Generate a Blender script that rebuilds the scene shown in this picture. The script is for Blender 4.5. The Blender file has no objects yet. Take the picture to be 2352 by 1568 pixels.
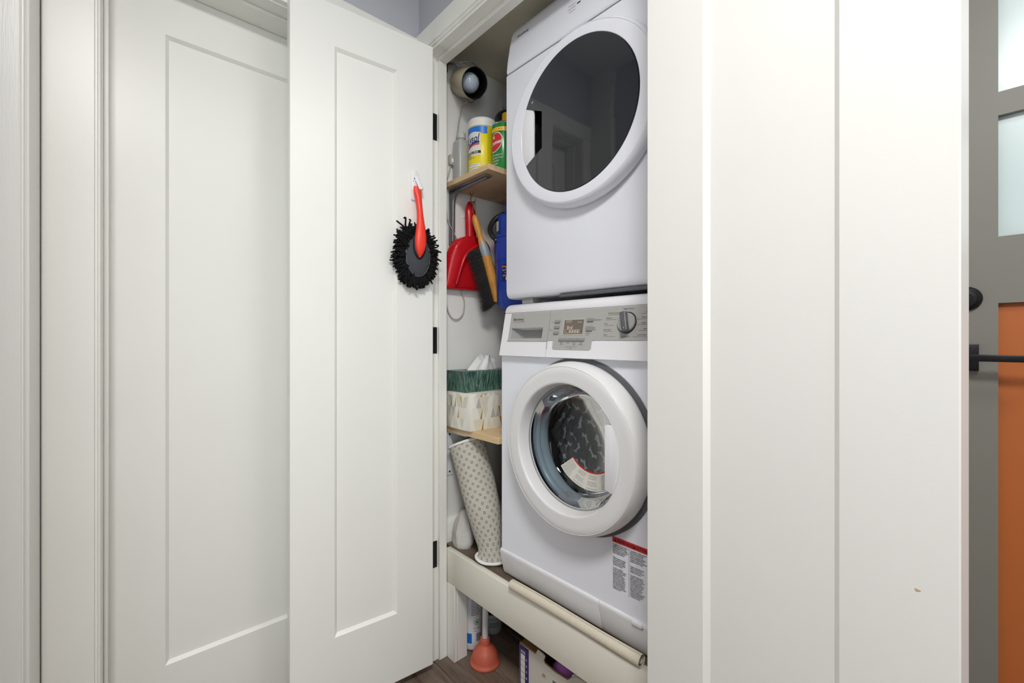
import bpy, bmesh, math, random
from mathutils import Vector, Matrix, noise
from mathutils.bvhtree import BVHTree

SC = bpy.context.scene
COL = SC.collection
R = math.radians
rnd = random.Random(7)

# ------------------------------------------------------------------ camera
# hall corner: +Y runs along the left wall into the closet, +X along the closet wall, eye at the origin
cam_d = bpy.data.cameras.new('camera')
cam_d.sensor_width = 36.0
cam_d.lens = 36.0 * 1010.0 / 2352.0
cam_d.shift_y = -4.0 / 2352.0
cam_d.clip_start = 0.02
cam = bpy.data.objects.new('camera', cam_d)
COL.objects.link(cam)
cam.location = (0, 0, 1.08)
cam.rotation_euler = (R(90), 0, math.atan2(0.74, 0.673))
SC.camera = cam

# ------------------------------------------------------------------ world, lights, exposure
w = bpy.data.worlds.new('daylight')
SC.world = w
w.use_nodes = True
w.node_tree.nodes['Background'].inputs[0].default_value = (0.95, 0.985, 1.0, 1)
w.node_tree.nodes['Background'].inputs[1].default_value = 8.5


def area(name, loc, size, power, color, target=None):
    l = bpy.data.lights.new(name, 'AREA')
    l.shape = 'DISK'
    l.size = size
    l.energy = power
    l.color = color
    o = bpy.data.objects.new(name, l)
    COL.objects.link(o)
    o.location = loc
    if target is not None:
        o.rotation_euler = (Vector(target) - Vector(loc)).to_track_quat('-Z', 'Y').to_euler()
    return o


LAMP = (1.0, 0.985, 0.955)
area('hall_ceiling_lamp', (0.25, -0.20, 2.40), 0.50, 38.5, LAMP)
area('entry_ceiling_lamp', (0.50, 0.62, 2.40), 0.45, 9.5, LAMP)
# fill daylight enters by an added, unseen window in the right wall (a portal only guides the sampling)
po = bpy.data.lights.new('fill_window_portal', 'AREA')
po.shape = 'RECTANGLE'
po.size, po.size_y = 0.9, 1.0
po.cycles.is_portal = True
poo = bpy.data.objects.new('fill_window_portal', po)
COL.objects.link(poo)
poo.location = (1.20, -0.75, 1.25)
poo.rotation_euler = (0, R(90), 0)

SC.view_settings.view_transform = 'Standard'
SC.view_settings.look = 'None'
SC.view_settings.gamma = 1.0
SC.view_settings.use_curve_mapping = False
SC.view_settings.exposure = -0.08
try:
    SC.cycles.max_bounces = 10
    SC.cycles.diffuse_bounces = 6
    SC.cycles.glossy_bounces = 5
    SC.cycles.transparent_max_bounces = 12
    SC.cycles.transmission_bounces = 6
    SC.cycles.caustics_reflective = False
    SC.cycles.caustics_refractive = False
    SC.cycles.sample_clamp_indirect = 6.0
except Exception:
    pass


# ------------------------------------------------------------------ materials
def lin(c):
    if isinstance(c, str):
        c = c.lstrip('#')
        c = [int(c[i:i + 2], 16) / 255 for i in (0, 2, 4)]
    return tuple(((x / 12.92) if x <= 0.04045 else ((x + 0.055) / 1.055) ** 2.4) for x in c) + (1.0,)


class NT:
    def __init__(s, name):
        s.m = bpy.data.materials.new(name)
        s.m.use_nodes = True
        s.t = s.m.node_tree
        s.b = s.t.nodes['Principled BSDF']
        s.out = s.t.nodes['Material Output']

    def n(s, typ, ins=None, **kw):
        nd = s.t.nodes.new(typ)
        for k, v in kw.items():
            setattr(nd, k, v)
        for k, v in (ins or {}).items():
            if isinstance(v, bpy.types.NodeSocket):
                s.t.links.new(v, nd.inputs[k])
            else:
                nd.inputs[k].default_value = v
        return nd

    def math(s, op, a, b=0.0, c=0.0):
        nd = s.t.nodes.new('ShaderNodeMath')
        nd.operation = op
        for i, v in enumerate((a, b, c)):
            if isinstance(v, bpy.types.NodeSocket):
                s.t.links.new(v, nd.inputs[i])
            else:
                nd.inputs[i].default_value = v
        return nd.outputs[0]

    def set(s, key, v):
        if isinstance(v, bpy.types.NodeSocket):
            s.t.links.new(v, s.b.inputs[key])
        else:
            s.b.inputs[key].default_value = v

    def mix(s, f, a, b):
        nd = s.t.nodes.new('ShaderNodeMix')
        nd.data_type = 'RGBA'
        for i, v in ((0, f), (6, a), (7, b)):
            if isinstance(v, bpy.types.NodeSocket):
                s.t.links.new(v, nd.inputs[i])
            else:
                nd.inputs[i].default_value = v
        return nd.outputs[2]

    def ramp(s, f, stops):
        nd = s.t.nodes.new('ShaderNodeValToRGB')
        s.t.links.new(f, nd.inputs[0])
        e = nd.color_ramp.elements
        while len(e) < len(stops):
            e.new(0.5)
        for el, (p, c) in zip(e, stops):
            el.position = p
            el.color = c
        return nd.outputs[0]

    def bump(s, h, strength, dist=0.002):
        nd = s.n('ShaderNodeBump', {'Height': h, 'Strength': strength, 'Distance': dist})
        s.t.links.new(nd.outputs[0], s.b.inputs['Normal'])

    def coords(s, scale=(1, 1, 1), kind='Object'):
        tc = s.n('ShaderNodeTexCoord')
        mp = s.n('ShaderNodeMapping', {'Vector': tc.outputs[kind], 'Scale': scale})
        return mp.outputs[0]

    def noise(s, scale, detail=3.0, vec=None, rough=0.5):
        ins = {'Scale': scale, 'Detail': detail, 'Roughness': rough}
        ins['Vector'] = vec if vec is not None else s.coords()
        return s.n('ShaderNodeTexNoise', ins).outputs[0]


MATS = {}


def plain(name, col, rough=0.5, metal=0.0, spec=0.5, var=0.06, scale=30.0, bump=0.0, bscale=None, stretch=(1, 1, 1), trans=0.0):
    """A Principled material whose colour and relief vary a little by noise."""
    if name in MATS:
        return MATS[name]
    t = NT(name)
    c = lin(col)
    v = t.coords(stretch)
    f = t.noise(scale, 3, v)
    dark = tuple(x * (1 - var) for x in c[:3]) + (1,)
    lite = tuple(min(1, x * (1 + var * 0.6)) for x in c[:3]) + (1,)
    t.set('Base Color', t.mix(f, dark, lite))
    t.set('Roughness', rough)
    t.set('Metallic', metal)
    t.set('Specular IOR Level', spec)
    if trans:
        t.set('Transmission Weight', trans)
    if bump:
        t.bump(t.noise(bscale or scale * 4, 2, v), bump)
    MATS[name] = t.m
    return t.m


PAINT = '#eeeee8'
M_paint = plain('cream_trim_paint', PAINT, 0.36, var=0.03, scale=6, bump=0.05, bscale=240)
M_grain = plain('cream_paint_over_grain', PAINT, 0.34, var=0.03, scale=6, bump=0.10, bscale=160, stretch=(3, 3, 0.16))
M_door = plain('cream_door_paint', '#eeeee9', 0.34, var=0.025, scale=5, bump=0.04, bscale=300)
M_closet = plain('closet_wall_paint', '#e9e8e4', 0.6, var=0.04, scale=8, bump=0.08, bscale=200)
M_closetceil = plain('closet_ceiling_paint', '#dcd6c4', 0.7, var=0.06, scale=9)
M_wall = plain('grey_blue_wall_paint', '#bdbec5', 0.6, var=0.03, scale=8, bump=0.08, bscale=220)
M_ceil = plain('white_ceiling_paint', '#e9e8e4', 0.8, var=0.02, scale=6)
M_board = plain('cream_board_paint', '#ebe9dc', 0.42, var=0.05, scale=10, bump=0.08, bscale=150, stretch=(0.3, 1, 1))
M_white = plain('white_enamel', '#eceef6', 0.28, var=0.015, scale=4)
M_whitepl = plain('white_plastic', '#e9e9ec', 0.33, var=0.02, scale=8)
M_ring = plain('white_ring_plastic', '#e4e4e4', 0.36, var=0.02, scale=8)
M_grey = plain('silver_grey_plastic', '#b0afab', 0.42, var=0.03, scale=8, metal=0.1)
M_greybtn = plain('grey_button_plastic', '#8d8d8c', 0.4, var=0.05, scale=40)
M_greydk = plain('dark_grey_plastic', '#5c5f63', 0.45, var=0.08, scale=20)
M_seam = plain('seam_shadow_gap', '#7d7d7f', 0.6)
M_black = plain('black_plastic', '#17171a', 0.35, var=0.1)
M_hinge = plain('oil_rubbed_bronze', '#222226', 0.36, 0.5, var=0.2, scale=60)
M_print = plain('dark_grey_print', '#45464a', 0.6)
M_printbk = plain('black_print', '#141414', 0.6)
M_chrome = plain('chrome', '#d2d3d6', 0.12, 1.0, var=0.03)
M_steel = plain('drum_steel', '#8d9094', 0.3, 1.0, var=0.08, scale=40)
M_zinc = plain('grey_zinc_steel', '#848486', 0.40, 0.55, var=0.15, scale=50)
M_brass = plain('brass', '#c79b45', 0.25, 1.0, var=0.1)
M_red = plain('red_label_ink', '#c92128', 0.5, var=0.03)
M_redpl = plain('red_plastic', '#c3141f', 0.3, var=0.05, scale=10)
M_redrub = plain('bright_red_rubber', '#ef3a24', 0.42, var=0.05, scale=20)
M_paper = plain('label_paper', '#dedcd2', 0.6, var=0.03)
M_blue = plain('blue_plastic', '#123fa8', 0.35, var=0.08, scale=8)
M_bluedk = plain('navy_plastic', '#0d2766', 0.35, var=0.08, scale=8)
M_tissue = plain('tissue_paper', '#ececea', 0.85, var=0.04, scale=60, bump=0.2, bscale=200)
M_beige = plain('beige_lamp_enamel', '#b4a892', 0.35, var=0.05)
M_cord = plain('grey_cord_rubber', '#b1aca1', 0.5, var=0.06)
M_chen = plain('black_chenille', '#18181a', 0.95, var=0.3, scale=200, spec=0.2, bump=0.6, bscale=900)
M_pad = plain('charcoal_fabric', '#3c3f45', 0.75, var=0.15, scale=300, bump=0.3, bscale=900)
M_brist = plain('dark_brown_bristle', '#17110f', 0.7, var=0.3, scale=300)
M_yellow = plain('yellow_label', '#f0dc1e', 0.35, var=0.03)
M_yellow2 = plain('deep_yellow_label', '#d8c40c', 0.35, var=0.03)
M_azure = plain('azure_label', '#1d74d2', 0.35, var=0.04)
M_navy = plain('navy_ink', '#1a2a6c', 0.4)
M_green = plain('green_can_enamel', '#1c8038', 0.22, var=0.06, scale=10)
M_greenbox = None
M_creambox = plain('cream_carton', '#ebe8de', 0.45, var=0.04, scale=30)
M_gold = plain('gold_print', '#c9a42c', 0.3, 0.4, var=0.08)
M_greyprint = plain('light_grey_print', '#bebcb6', 0.45, var=0.05)
M_beigeprint = plain('beige_print', '#dedaca', 0.45, var=0.05)
M_binding = plain('white_binding', '#ecebea', 0.7, var=0.04, scale=200, bump=0.4, bscale=500)
M_rubber = plain('terracotta_rubber', '#cc644c', 0.5, var=0.08, scale=20, bump=0.1, bscale=90)
M_carton = plain('brown_cardboard', '#8a6a44', 0.8, var=0.15, scale=60)
M_cartonw = plain('white_coated_cardboard', '#d3d0c6', 0.6, var=0.06, scale=14)
M_purple = plain('purple_print', '#3a2672', 0.5, var=0.08)
M_violet = plain('violet_cloth', '#c377d4', 0.7, var=0.1, scale=40)
M_darkbag = plain('black_nylon', '#14151a', 0.6, var=0.3, scale=60, bump=0.3, bscale=200)
M_orange = plain('orange_door_paint', '#b5652f', 0.5, var=0.03, scale=8)
M_doorgrey = plain('grey_door_paint', '#7d7d75', 0.5, var=0.03, scale=8, bump=0.05, bscale=250)
M_bulb = plain('frosted_bulb', '#b9c4d2', 0.12, var=0.03)
M_clear = plain('cloudy_clear_plastic', '#dcdfdc', 0.3, var=0.04, trans=0.35)
M_brown = plain('amber_glass', '#3a2412', 0.12, var=0.1)
M_yelcap = plain('yellow_cap', '#e0b214', 0.4, var=0.04)
M_sticker = plain('silver_blue_sticker', '#9aa7ad', 0.45, 0.2, var=0.08)
M_greeninfo = plain('green_ink', '#2f8f4a', 0.5)
M_lcdtext = plain('lcd_segments', '#e6cdb6', 0.5)


def wood(name, base, dark, scale=1.0, axis=0, rough=0.5, contrast=1.0, knots=False):
    t = NT(name)
    st = [14 * scale] * 3
    st[axis] = 1.1 * scale
    v = t.coords(tuple(st))
    f1 = t.noise(2.2, 5, v, 0.6)
    f2 = t.noise(14, 4, v, 0.65)
    f = t.math('ADD', t.math('MULTIPLY', f1, 0.6), t.math('MULTIPLY', f2, 0.4))
    t.set('Base Color', t.ramp(f, [(0.5 - 0.22 / contrast, lin(dark)), (0.5, lin(base)), (0.5 + 0.3 / contrast, tuple(min(1, x * 1.25) for x in lin(base)[:3]) + (1,))]))
    t.set('Roughness', rough)
    t.bump(f2, 0.12)
    return t.m


M_floor = [wood('brown_plank_%s' % k, b, d, 1.0, 0, 0.42, 1.1) for k, b, d in (('umber', '#7a6a5d', '#43362d'), ('walnut', '#716155', '#3d3028'), ('ash', '#837264', '#4b3d33'))]
M_pine = wood('pine_board', '#cdb38c', '#a88559', 1.0, 0, 0.55, 0.9)
M_pine2 = wood('pale_pine_board', '#d9bd93', '#bf9a69', 1.0, 0, 0.55, 0.8)
M_brushwood = wood('honey_beech', '#cf9240', '#8a5a22', 3.0, 2, 0.45, 0.9)


def rug_mat():
    t = NT('anti_slip_dot_backing')
    uv = t.n('ShaderNodeTexCoord').outputs['UV']
    sp = t.n('ShaderNodeSeparateXYZ', {0: uv})
    u, v = sp.outputs[0], sp.outputs[1]

    def cell(x, p, off=0.0):
        return t.math('SUBTRACT', t.math('FRACT', t.math('ADD', t.math('DIVIDE', x, p), off)), 0.5)

    def dist(p, offu, offv):
        a, b = cell(u, p, offu), cell(v, p, offv)
        return t.math('SQRT', t.math('ADD', t.math('MULTIPLY', a, a), t.math('MULTIPLY', b, b)))
    small = t.math('LESS_THAN', dist(0.0040, 0, 0), 0.31)
    big = None
    for o in ((0, 0), (0.5, 0.5)):
        d = dist(0.027, *o)
        ring = t.math('MULTIPLY', t.math('LESS_THAN', d, 0.160), t.math('GREATER_THAN', d, 0.105))
        inside = t.math('LESS_THAN', d, 0.160)
        big = (ring, inside) if big is None else (t.math('MAXIMUM', big[0], ring), t.math('MAXIMUM', big[1], inside))
    small = t.math('MULTIPLY', small, t.math('SUBTRACT', 1.0, big[1]))
    m = t.math('MAXIMUM', t.math('MULTIPLY', small, 0.85), t.math('MAXIMUM', t.math('MULTIPLY', big[0], 0.95), t.math('MULTIPLY', t.math('MULTIPLY', big[1], 0.42), t.math('SUBTRACT', 1.0, big[0]))))
    t.set('Base Color', t.mix(m, lin('#dad5c9'), lin('#625d57')))
    t.set('Roughness', 0.85)
    t.bump(m, 0.4, 0.001)
    return t.m


def mesh_cloth_mat():
    t = NT('open_knit_cotton')
    uv = t.n('ShaderNodeTexCoord').outputs['UV']
    sp = t.n('ShaderNodeSeparateXYZ', {0: uv})
    a = t.math('SUBTRACT', t.math('FRACT', t.math('DIVIDE', sp.outputs[0], 0.0045)), 0.5)
    b = t.math('SUBTRACT', t.math('FRACT', t.math('DIVIDE', sp.outputs[1], 0.0035)), 0.5)
    d = t.math('ADD', t.math('MULTIPLY', a, a), t.math('MULTIPLY', b, b))
    m = t.math('LESS_THAN', d, 0.075)
    t.set('Base Color', t.mix(m, lin('#d8d4d0'), lin('#98928e')))
    t.set('Roughness', 0.9)
    t.bump(m, 0.5, 0.001)
    return t.m


def palm_mat():
    t = NT('green_palm_print')
    v = t.coords((1, 1, 1))
    warp = t.noise(9, 2, v)
    nd = t.n('ShaderNodeMixRGB', {0: 0.035, 1: v, 2: t.n('ShaderNodeTexNoise', {'Scale': 9.0, 'Vector': v}).outputs[1]})
    mp = t.n('ShaderNodeMapping', {'Vector': nd.outputs[0], 'Scale': (190, 190, 12), 'Rotation': (0, 0.25, 0)})
    f = t.noise(1.4, 4, mp.outputs[0], 0.6)
    c = t.ramp(f, [(0.34, lin('#14302a')), (0.46, lin('#355649')), (0.56, lin('#5d7f6c')), (0.68, lin('#93ad9d'))])
    blu = t.math('MULTIPLY', warp, 0.35)
    t.set('Base Color', t.mix(blu, c, lin('#20344f')))
    t.set('Roughness', 0.3)
    return t.m


def liner_mat():
    t = NT('embossed_cream_liner')
    v = t.coords((85, 120, 120))
    vor = t.n('ShaderNodeTexVoronoi', {'Vector': v, 'Scale': 1.0})
    wv = t.math('SINE', t.math('MULTIPLY', vor.outputs['Distance'], 22.0))
    t.set('Base Color', t.mix(t.math('MULTIPLY_ADD', wv, 0.5, 0.5), lin('#d3cab6'), lin('#ddd5c3')))
    t.set('Roughness', 0.6)
    t.bump(wv, 0.16, 0.0012)
    return t.m


def glass_mat(name, tint, gloss=0.02, floor=0.0, ior=1.5, k=1.0):
    """Thin clear sheet: what lies behind it through a tint, plus a Fresnel reflection."""
    t = NT(name)
    t.t.nodes.remove(t.b)
    tr = t.n('ShaderNodeBsdfTransparent', {0: lin(tint)})
    gl = t.n('ShaderNodeBsdfGlossy', {'Color': (1, 1, 1, 1), 'Roughness': gloss})
    fr = t.n('ShaderNodeFresnel', {'IOR': ior})
    f = t.math('MULTIPLY_ADD', fr.outputs[0], k, floor)
    mx = t.n('ShaderNodeMixShader', {0: f, 1: tr.outputs[0], 2: gl.outputs[0]})
    t.t.links.new(mx.outputs[0], t.out.inputs[0])
    return t.m


def frosted_mat():
    t = NT('frosted_lite_glass')
    t.t.nodes.remove(t.b)
    d = t.n('ShaderNodeBsdfDiffuse', {0: lin('#cfdcdc')})
    tl = t.n('ShaderNodeBsdfTranslucent', {0: lin('#dfeeee')})
    gl = t.n('ShaderNodeBsdfGlossy', {'Roughness': 0.25})
    a = t.n('ShaderNodeMixShader', {0: 0.135, 1: d.outputs[0], 2: tl.outputs[0]})
    b = t.n('ShaderNodeMixShader', {0: 0.06, 1: a.outputs[0], 2: gl.outputs[0]})
    t.t.links.new(b.outputs[0], t.out.inputs[0])
    return t.m


def smoked_mat():
    t = NT('smoked_glass')
    t.set('Base Color', lin('#26282c'))
    t.set('Roughness', 0.03)
    t.set('Specular IOR Level', 0.75)
    t.bump(t.noise(3, 1), 0.01, 0.01)
    return t.m


def fabric_mat():
    t = NT('dark_taupe_cotton')
    f = t.noise(60, 3)
    t.set('Base Color', t.mix(f, lin('#8a8280'), lin('#a09896')))
    t.set('Roughness', 0.9)
    t.bump(t.noise(700, 2), 0.3, 0.001)
    return t.m


M_rug, M_mesh, M_palm, M_liner = rug_mat(), mesh_cloth_mat(), palm_mat(), liner_mat()
M_bowl = glass_mat('clear_bowl_glass', '#e3ebee', 0.03, 0.0, 1.45, 0.6)
M_lens = glass_mat('lcd_window', '#8f867c', 0.05, 0.02)
M_frost, M_smoke, M_laundry = frosted_mat(), smoked_mat(), fabric_mat()
M_lcd = plain('lcd_back', '#6e675f', 0.25)
M_dogs = plain('white_motif_print', '#ffffff', 0.9)


# ------------------------------------------------------------------ mesh helpers
def frame(o, ex, ey, ez=None):
    ex, ey = Vector(ex).normalized(), Vector(ey).normalized()
    ez = Vector(ez).normalized() if ez is not None else ex.cross(ey)
    return Matrix(((ex.x, ey.x, ez.x, o[0]), (ex.y, ey.y, ez.y, o[1]), (ex.z, ey.z, ez.z, o[2]), (0, 0, 0, 1)))


class MB:
    """Collects shapes in one bmesh."""

    def __init__(s):
        s.bm = bmesh.new()
        s.uv = s.bm.loops.layers.uv.new('UVMap')

    def _take(s, tb, M=None):
        if M is not None:
            bmesh.ops.transform(tb, matrix=M, verts=tb.verts)
        me = bpy.data.meshes.new('tmp')
        tb.to_mesh(me)
        tb.free()
        s.bm.from_mesh(me)
        bpy.data.meshes.remove(me)
        return s

    def box(s, x0, x1, y0, y1, z0, z1, bev=0.0, seg=2, M=None):
        tb = bmesh.new()
        bmesh.ops.create_cube(tb, size=1.0)
        for v in tb.verts:
            v.co = Vector(((x0 + x1) / 2 + v.co.x * (x1 - x0), (y0 + y1) / 2 + v.co.y * (y1 - y0), (z0 + z1) / 2 + v.co.z * (z1 - z0)))
        if bev:
            bmesh.ops.bevel(tb, geom=list(tb.edges), offset=bev, segments=seg, profile=0.5, affect='EDGES', clamp_overlap=True)
        return s._take(tb, M)

    def prism(s, pts, plane, a0, a1, bev=0.0, seg=2, M=None):
        """Polygon in a plane ('xy','xz','yz') pushed from a0 to a1 along the third axis."""
        def P(p, a):
            return {'xy': (p[0], p[1], a), 'xz': (p[0], a, p[1]), 'yz': (a, p[0], p[1])}[plane]
        tb = bmesh.new()
        A = [tb.verts.new(P(p, a0)) for p in pts]
        B = [tb.verts.new(P(p, a1)) for p in pts]
        n = len(pts)
        tb.faces.new(A)
        tb.faces.new(B[::-1])
        for i in range(n):
            tb.faces.new((A[i], B[i], B[(i + 1) % n], A[(i + 1) % n]))
        bmesh.ops.recalc_face_normals(tb, faces=tb.faces)
        if bev:
            ed = [e for e in tb.edges if len(e.link_faces) == 2 and e.calc_face_angle(0) > 0.5]
            bmesh.ops.bevel(tb, geom=ed, offset=bev, segments=seg, profile=0.5, affect='EDGES', clamp_overlap=True)
        return s._take(tb, M)

    def lathe(s, prof, M=None, seg=48, a0=0.0, a1=None, cap=False):
        """prof: (r, h) or (rx, ry, h) turned about local z."""
        full = a1 is None
        n = seg if full else seg + 1
        span = 2 * math.pi if full else a1 - a0
        tb = bmesh.new()
        rows = []
        for p in prof:
            rx, ry, h = (p[0], p[0], p[1]) if len(p) == 2 else p
            if rx < 1e-6 and full:
                rows.append([tb.verts.new((0, 0, h))])
            else:
                rows.append([tb.verts.new((rx * math.cos(a0 + span * i / seg), ry * math.sin(a0 + span * i / seg), h)) for i in range(n)])
        for a, b in zip(rows, rows[1:]):
            for i in range(seg):
                j = (i + 1) % n
                va = [a[0]] if len(a) == 1 else [a[i], a[j]]
                vb = [b[0]] if len(b) == 1 else [b[j], b[i]]
                f = va + vb
                if len(f) > 2:
                    tb.faces.new(f)
        if cap:
            for r in (rows[0], rows[-1]):
                if len(r) > 2:
                    tb.faces.new(r)
        return s._take(tb, M)

    def cyl(s, p0, p1, r0, r1=None, seg=20, bev=0.0):
        r1 = r0 if r1 is None else r1
        p0, p1 = Vector(p0), Vector(p1)
        d = (p1 - p0)
        L = d.length
        M = Matrix.Translation(p0) @ d.to_track_quat('Z', 'Y').to_matrix().to_4x4()
        if bev:
            prof = [(0, 0), (r0 - bev, 0), (r0 - bev * .3, bev * .3), (r0, bev), (r1, L - bev), (r1 - bev * .3, L - bev * .3), (r1 - bev, L), (0, L)]
        else:
            prof = [(0, 0), (r0, 0), (r1, L), (0, L)]
        return s.lathe(prof, M, seg)

    def tube(s, pts, r, seg=8, closed=False, caps=True, flat=None):
        pts = [Vector(p) for p in pts]
        n = len(pts)
        rs = r if isinstance(r, (list, tuple)) else [r] * n
        tb = bmesh.new()
        rows = []
        up = Vector((0, 0, 1))
        prev = None
        for i, p in enumerate(pts):
            a = pts[i - 1] if (i > 0 or closed) else p
            b = pts[(i + 1) % n] if (i < n - 1 or closed) else p
            t = (b - a).normalized()
            if prev is None:
                ref = up if abs(t.dot(up)) < 0.9 else Vector((1, 0, 0))
                x = t.cross(ref).normalized()
            else:
                x = (prev - t * prev.dot(t)).normalized()
            prev = x
            y = t.cross(x)
            fx, fy = flat or (1, 1)
            rows.append([tb.verts.new(p + (x * fx * math.cos(2 * math.pi * k / seg) + y * fy * math.sin(2 * math.pi * k / seg)) * rs[i]) for k in range(seg)])
        rng = range(n) if closed else range(n - 1)
        for i in rng:
            a, b = rows[i], rows[(i + 1) % n]
            for k in range(seg):
                tb.faces.new((a[k], a[(k + 1) % seg], b[(k + 1) % seg], b[k]))
        if caps and not closed:
            tb.faces.new(rows[0][::-1])
            tb.faces.new(rows[-1])
        return s._take(tb)

    def ball(s, c, r, u=20, v=12, M=None):
        r = (r, r, r) if not isinstance(r, (list, tuple)) else r
        tb = bmesh.new()
        bmesh.ops.create_uvsphere(tb, u_segments=u, v_segments=v, radius=1.0)
        for q in tb.verts:
            q.co = Vector((c[0] + q.co.x * r[0], c[1] + q.co.y * r[1], c[2] + q.co.z * r[2]))
        return s._take(tb, M)

    def poly(s, verts, faces, M=None):
        tb = bmesh.new()
        vs = [tb.verts.new(v) for v in verts]
        for f in faces:
            tb.faces.new([vs[i] for i in f])
        return s._take(tb, M)

    def grid(s, rows, closed_u=False, uvs=None):
        """rows of points; optional uv rows."""
        bm = s.bm
        V = [[bm.verts.new(p) for p in r] for r in rows]
        n = len(rows[0])
        for i in range(len(rows) - 1):
            for k in range(n if closed_u else n - 1):
                j = (k + 1) % n
                f = bm.faces.new((V[i][k], V[i][j], V[i + 1][j], V[i + 1][k]))
                if uvs:
                    kk = k + 1
                    for l, (a, b) in zip(f.loops, ((i, k), (i, kk), (i + 1, kk), (i + 1, k))):
                        l[s.uv].uv = uvs[a][b]
        return s

    def text(s, body, size, M, align='LEFT', shear=0.0, fn=None, sx=1.0, bold=0.0, res=2):
        cu = bpy.data.curves.new('txt', 'FONT')
        cu.body = body
        cu.size = size
        cu.align_x = align
        cu.shear = shear
        cu.resolution_u = res
        cu.offset = bold
        o = bpy.data.objects.new('txt', cu)
        COL.objects.link(o)
        me = bpy.data.meshes.new_from_object(o)
        bpy.data.objects.remove(o)
        bpy.data.curves.remove(cu)
        tb = bmesh.new()
        tb.from_mesh(me)
        bpy.data.meshes.remove(me)
        for v in tb.verts:
            v.co.x *= sx
        if fn:
            for v in tb.verts:
                v.co = Vector(fn(v.co.x, v.co.y))
            return s._take(tb)
        return s._take(tb, M)


WORLD = {}


def put(o, world_loc, parent):
    COL.objects.link(o)
    WORLD[o.name] = Vector(world_loc)
    if parent is not None:
        o.parent = parent
        o.location = Vector(world_loc) - WORLD[parent.name]
    else:
        o.location = world_loc


def obj(name, mb, mat, parent=None, smooth=40, origin=None, recalc=True):
    bm = mb.bm
    if recalc:
        bmesh.ops.recalc_face_normals(bm, faces=bm.faces)
    lo = Vector([min(v.co[i] for v in bm.verts) for i in range(3)])
    hi = Vector([max(v.co[i] for v in bm.verts) for i in range(3)])
    c = Vector(origin) if origin is not None else (lo + hi) / 2
    for v in bm.verts:
        v.co -= c
    me = bpy.data.meshes.new(name)
    bm.to_mesh(me)
    bm.free()
    me.materials.append(mat)
    if smooth:
        me.shade_smooth()
        me.set_sharp_from_angle(angle=R(smooth))
    o = bpy.data.objects.new(name, me)
    put(o, c, parent)
    return o


def thing(name, label, cat, loc, group=None, kind=None):
    o = bpy.data.objects.new(name, None)
    o.empty_display_size = 0.05
    put(o, loc, None)
    return tag(o, label, cat, group, kind)


def tag(o, label, cat, group=None, kind=None):
    o['label'] = label
    o['category'] = cat
    if group:
        o['group'] = group
    if kind:
        o['kind'] = kind
    return o


def struct(name, mb, mat, label, cat, parent=None, smooth=40):
    o = obj(name, mb, mat, parent, smooth)
    return tag(o, label, cat, kind='structure')


def box(*a, **k):
    return MB().box(*a, **k)


def bez(p, n=12):
    """Catmull-Rom through points."""
    p = [Vector(q) for q in p]
    P = [p[0] * 2 - p[1]] + p + [p[-1] * 2 - p[-2]]
    out = []
    for i in range(1, len(P) - 2):
        for k in range(n):
            t = k / n
            a, b, c, d = P[i - 1], P[i], P[i + 1], P[i + 2]
            out.append(0.5 * ((2 * b) + (c - a) * t + (2 * a - 5 * b + 4 * c - d) * t * t + (3 * b - a - 3 * c + d) * t ** 3))
    out.append(p[-1])
    return out


# ================================================================== THE SETTING
XA = -1.347      # face of the left wall
YB = 0.788       # face of the closet wall
ZC = 2.44

# floor of planks running along X
fl = tag(obj('floor', box(-1.55, 1.25, -1.75, 1.75, -0.03, -0.006), M_floor[1], None, 0), 'dark brown wood plank floor', 'floor', kind='structure')
pw, pl = 0.125, 1.22
protos = [None] * 3
r_i = 0
y = -1.7
while y < 1.68:
    x = -1.55 - (r_i * 0.437) % pl
    while x < 1.25:
        a, b = max(x, -1.55), min(x + pl, 1.25)
        if b - a > 0.02:
            k = rnd.randrange(3)
            obj('plank', box(a + 0.0008, b - 0.0008, y + 0.0008, y + pw - 0.0008, -0.006, 0.0, 0.0012, 1), M_floor[k], fl, 30)
        x += pl
    y += pw
    r_i += 1

struct('ceiling', box(-1.55, 1.25, -1.75, 1.75, ZC, ZC + 0.05), M_ceil, 'white hall ceiling above the doors', 'ceiling')

# left wall with its doorway
mb = MB()
mb.box(-1.50, XA, -0.30, -0.024, 0, ZC)
mb.box(-1.50, XA, 0.722, 1.75, 0, ZC)
mb.box(-1.50, XA, -0.024, 0.722, 2.022, ZC)
struct('wall_left', mb, M_wall, 'grey blue left wall above the closed door', 'wall')

# jamb, stop and casing of that doorway
mb = MB()
mb.box(-1.50, -1.345, -0.030, -0.0155, 0, 2.022)
mb.box(-1.50, -1.345, 0.7145, 0.729, 0, 2.022)
mb.box(-1.50, -1.345, -0.0155, 0.7145, 2.0145, 2.029)
struct('trim_1', mb, M_paint, 'cream jamb lining the doorway in the left wall', 'door jamb')
mb = MB()
mb.box(-1.468, -1.393, -0.0155, -0.0055, 0, 2.0145, 0.002, 1)
mb.box(-1.468, -1.393, 0.7045, 0.7145, 0, 2.0145, 0.002, 1)
mb.box(-1.468, -1.393, -0.0055, 0.7045, 2.0045, 2.0145, 0.002, 1)
struct('trim_2', mb, M_paint, 'cream door stop strip round the doorway in the left wall', 'door stop')


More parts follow.
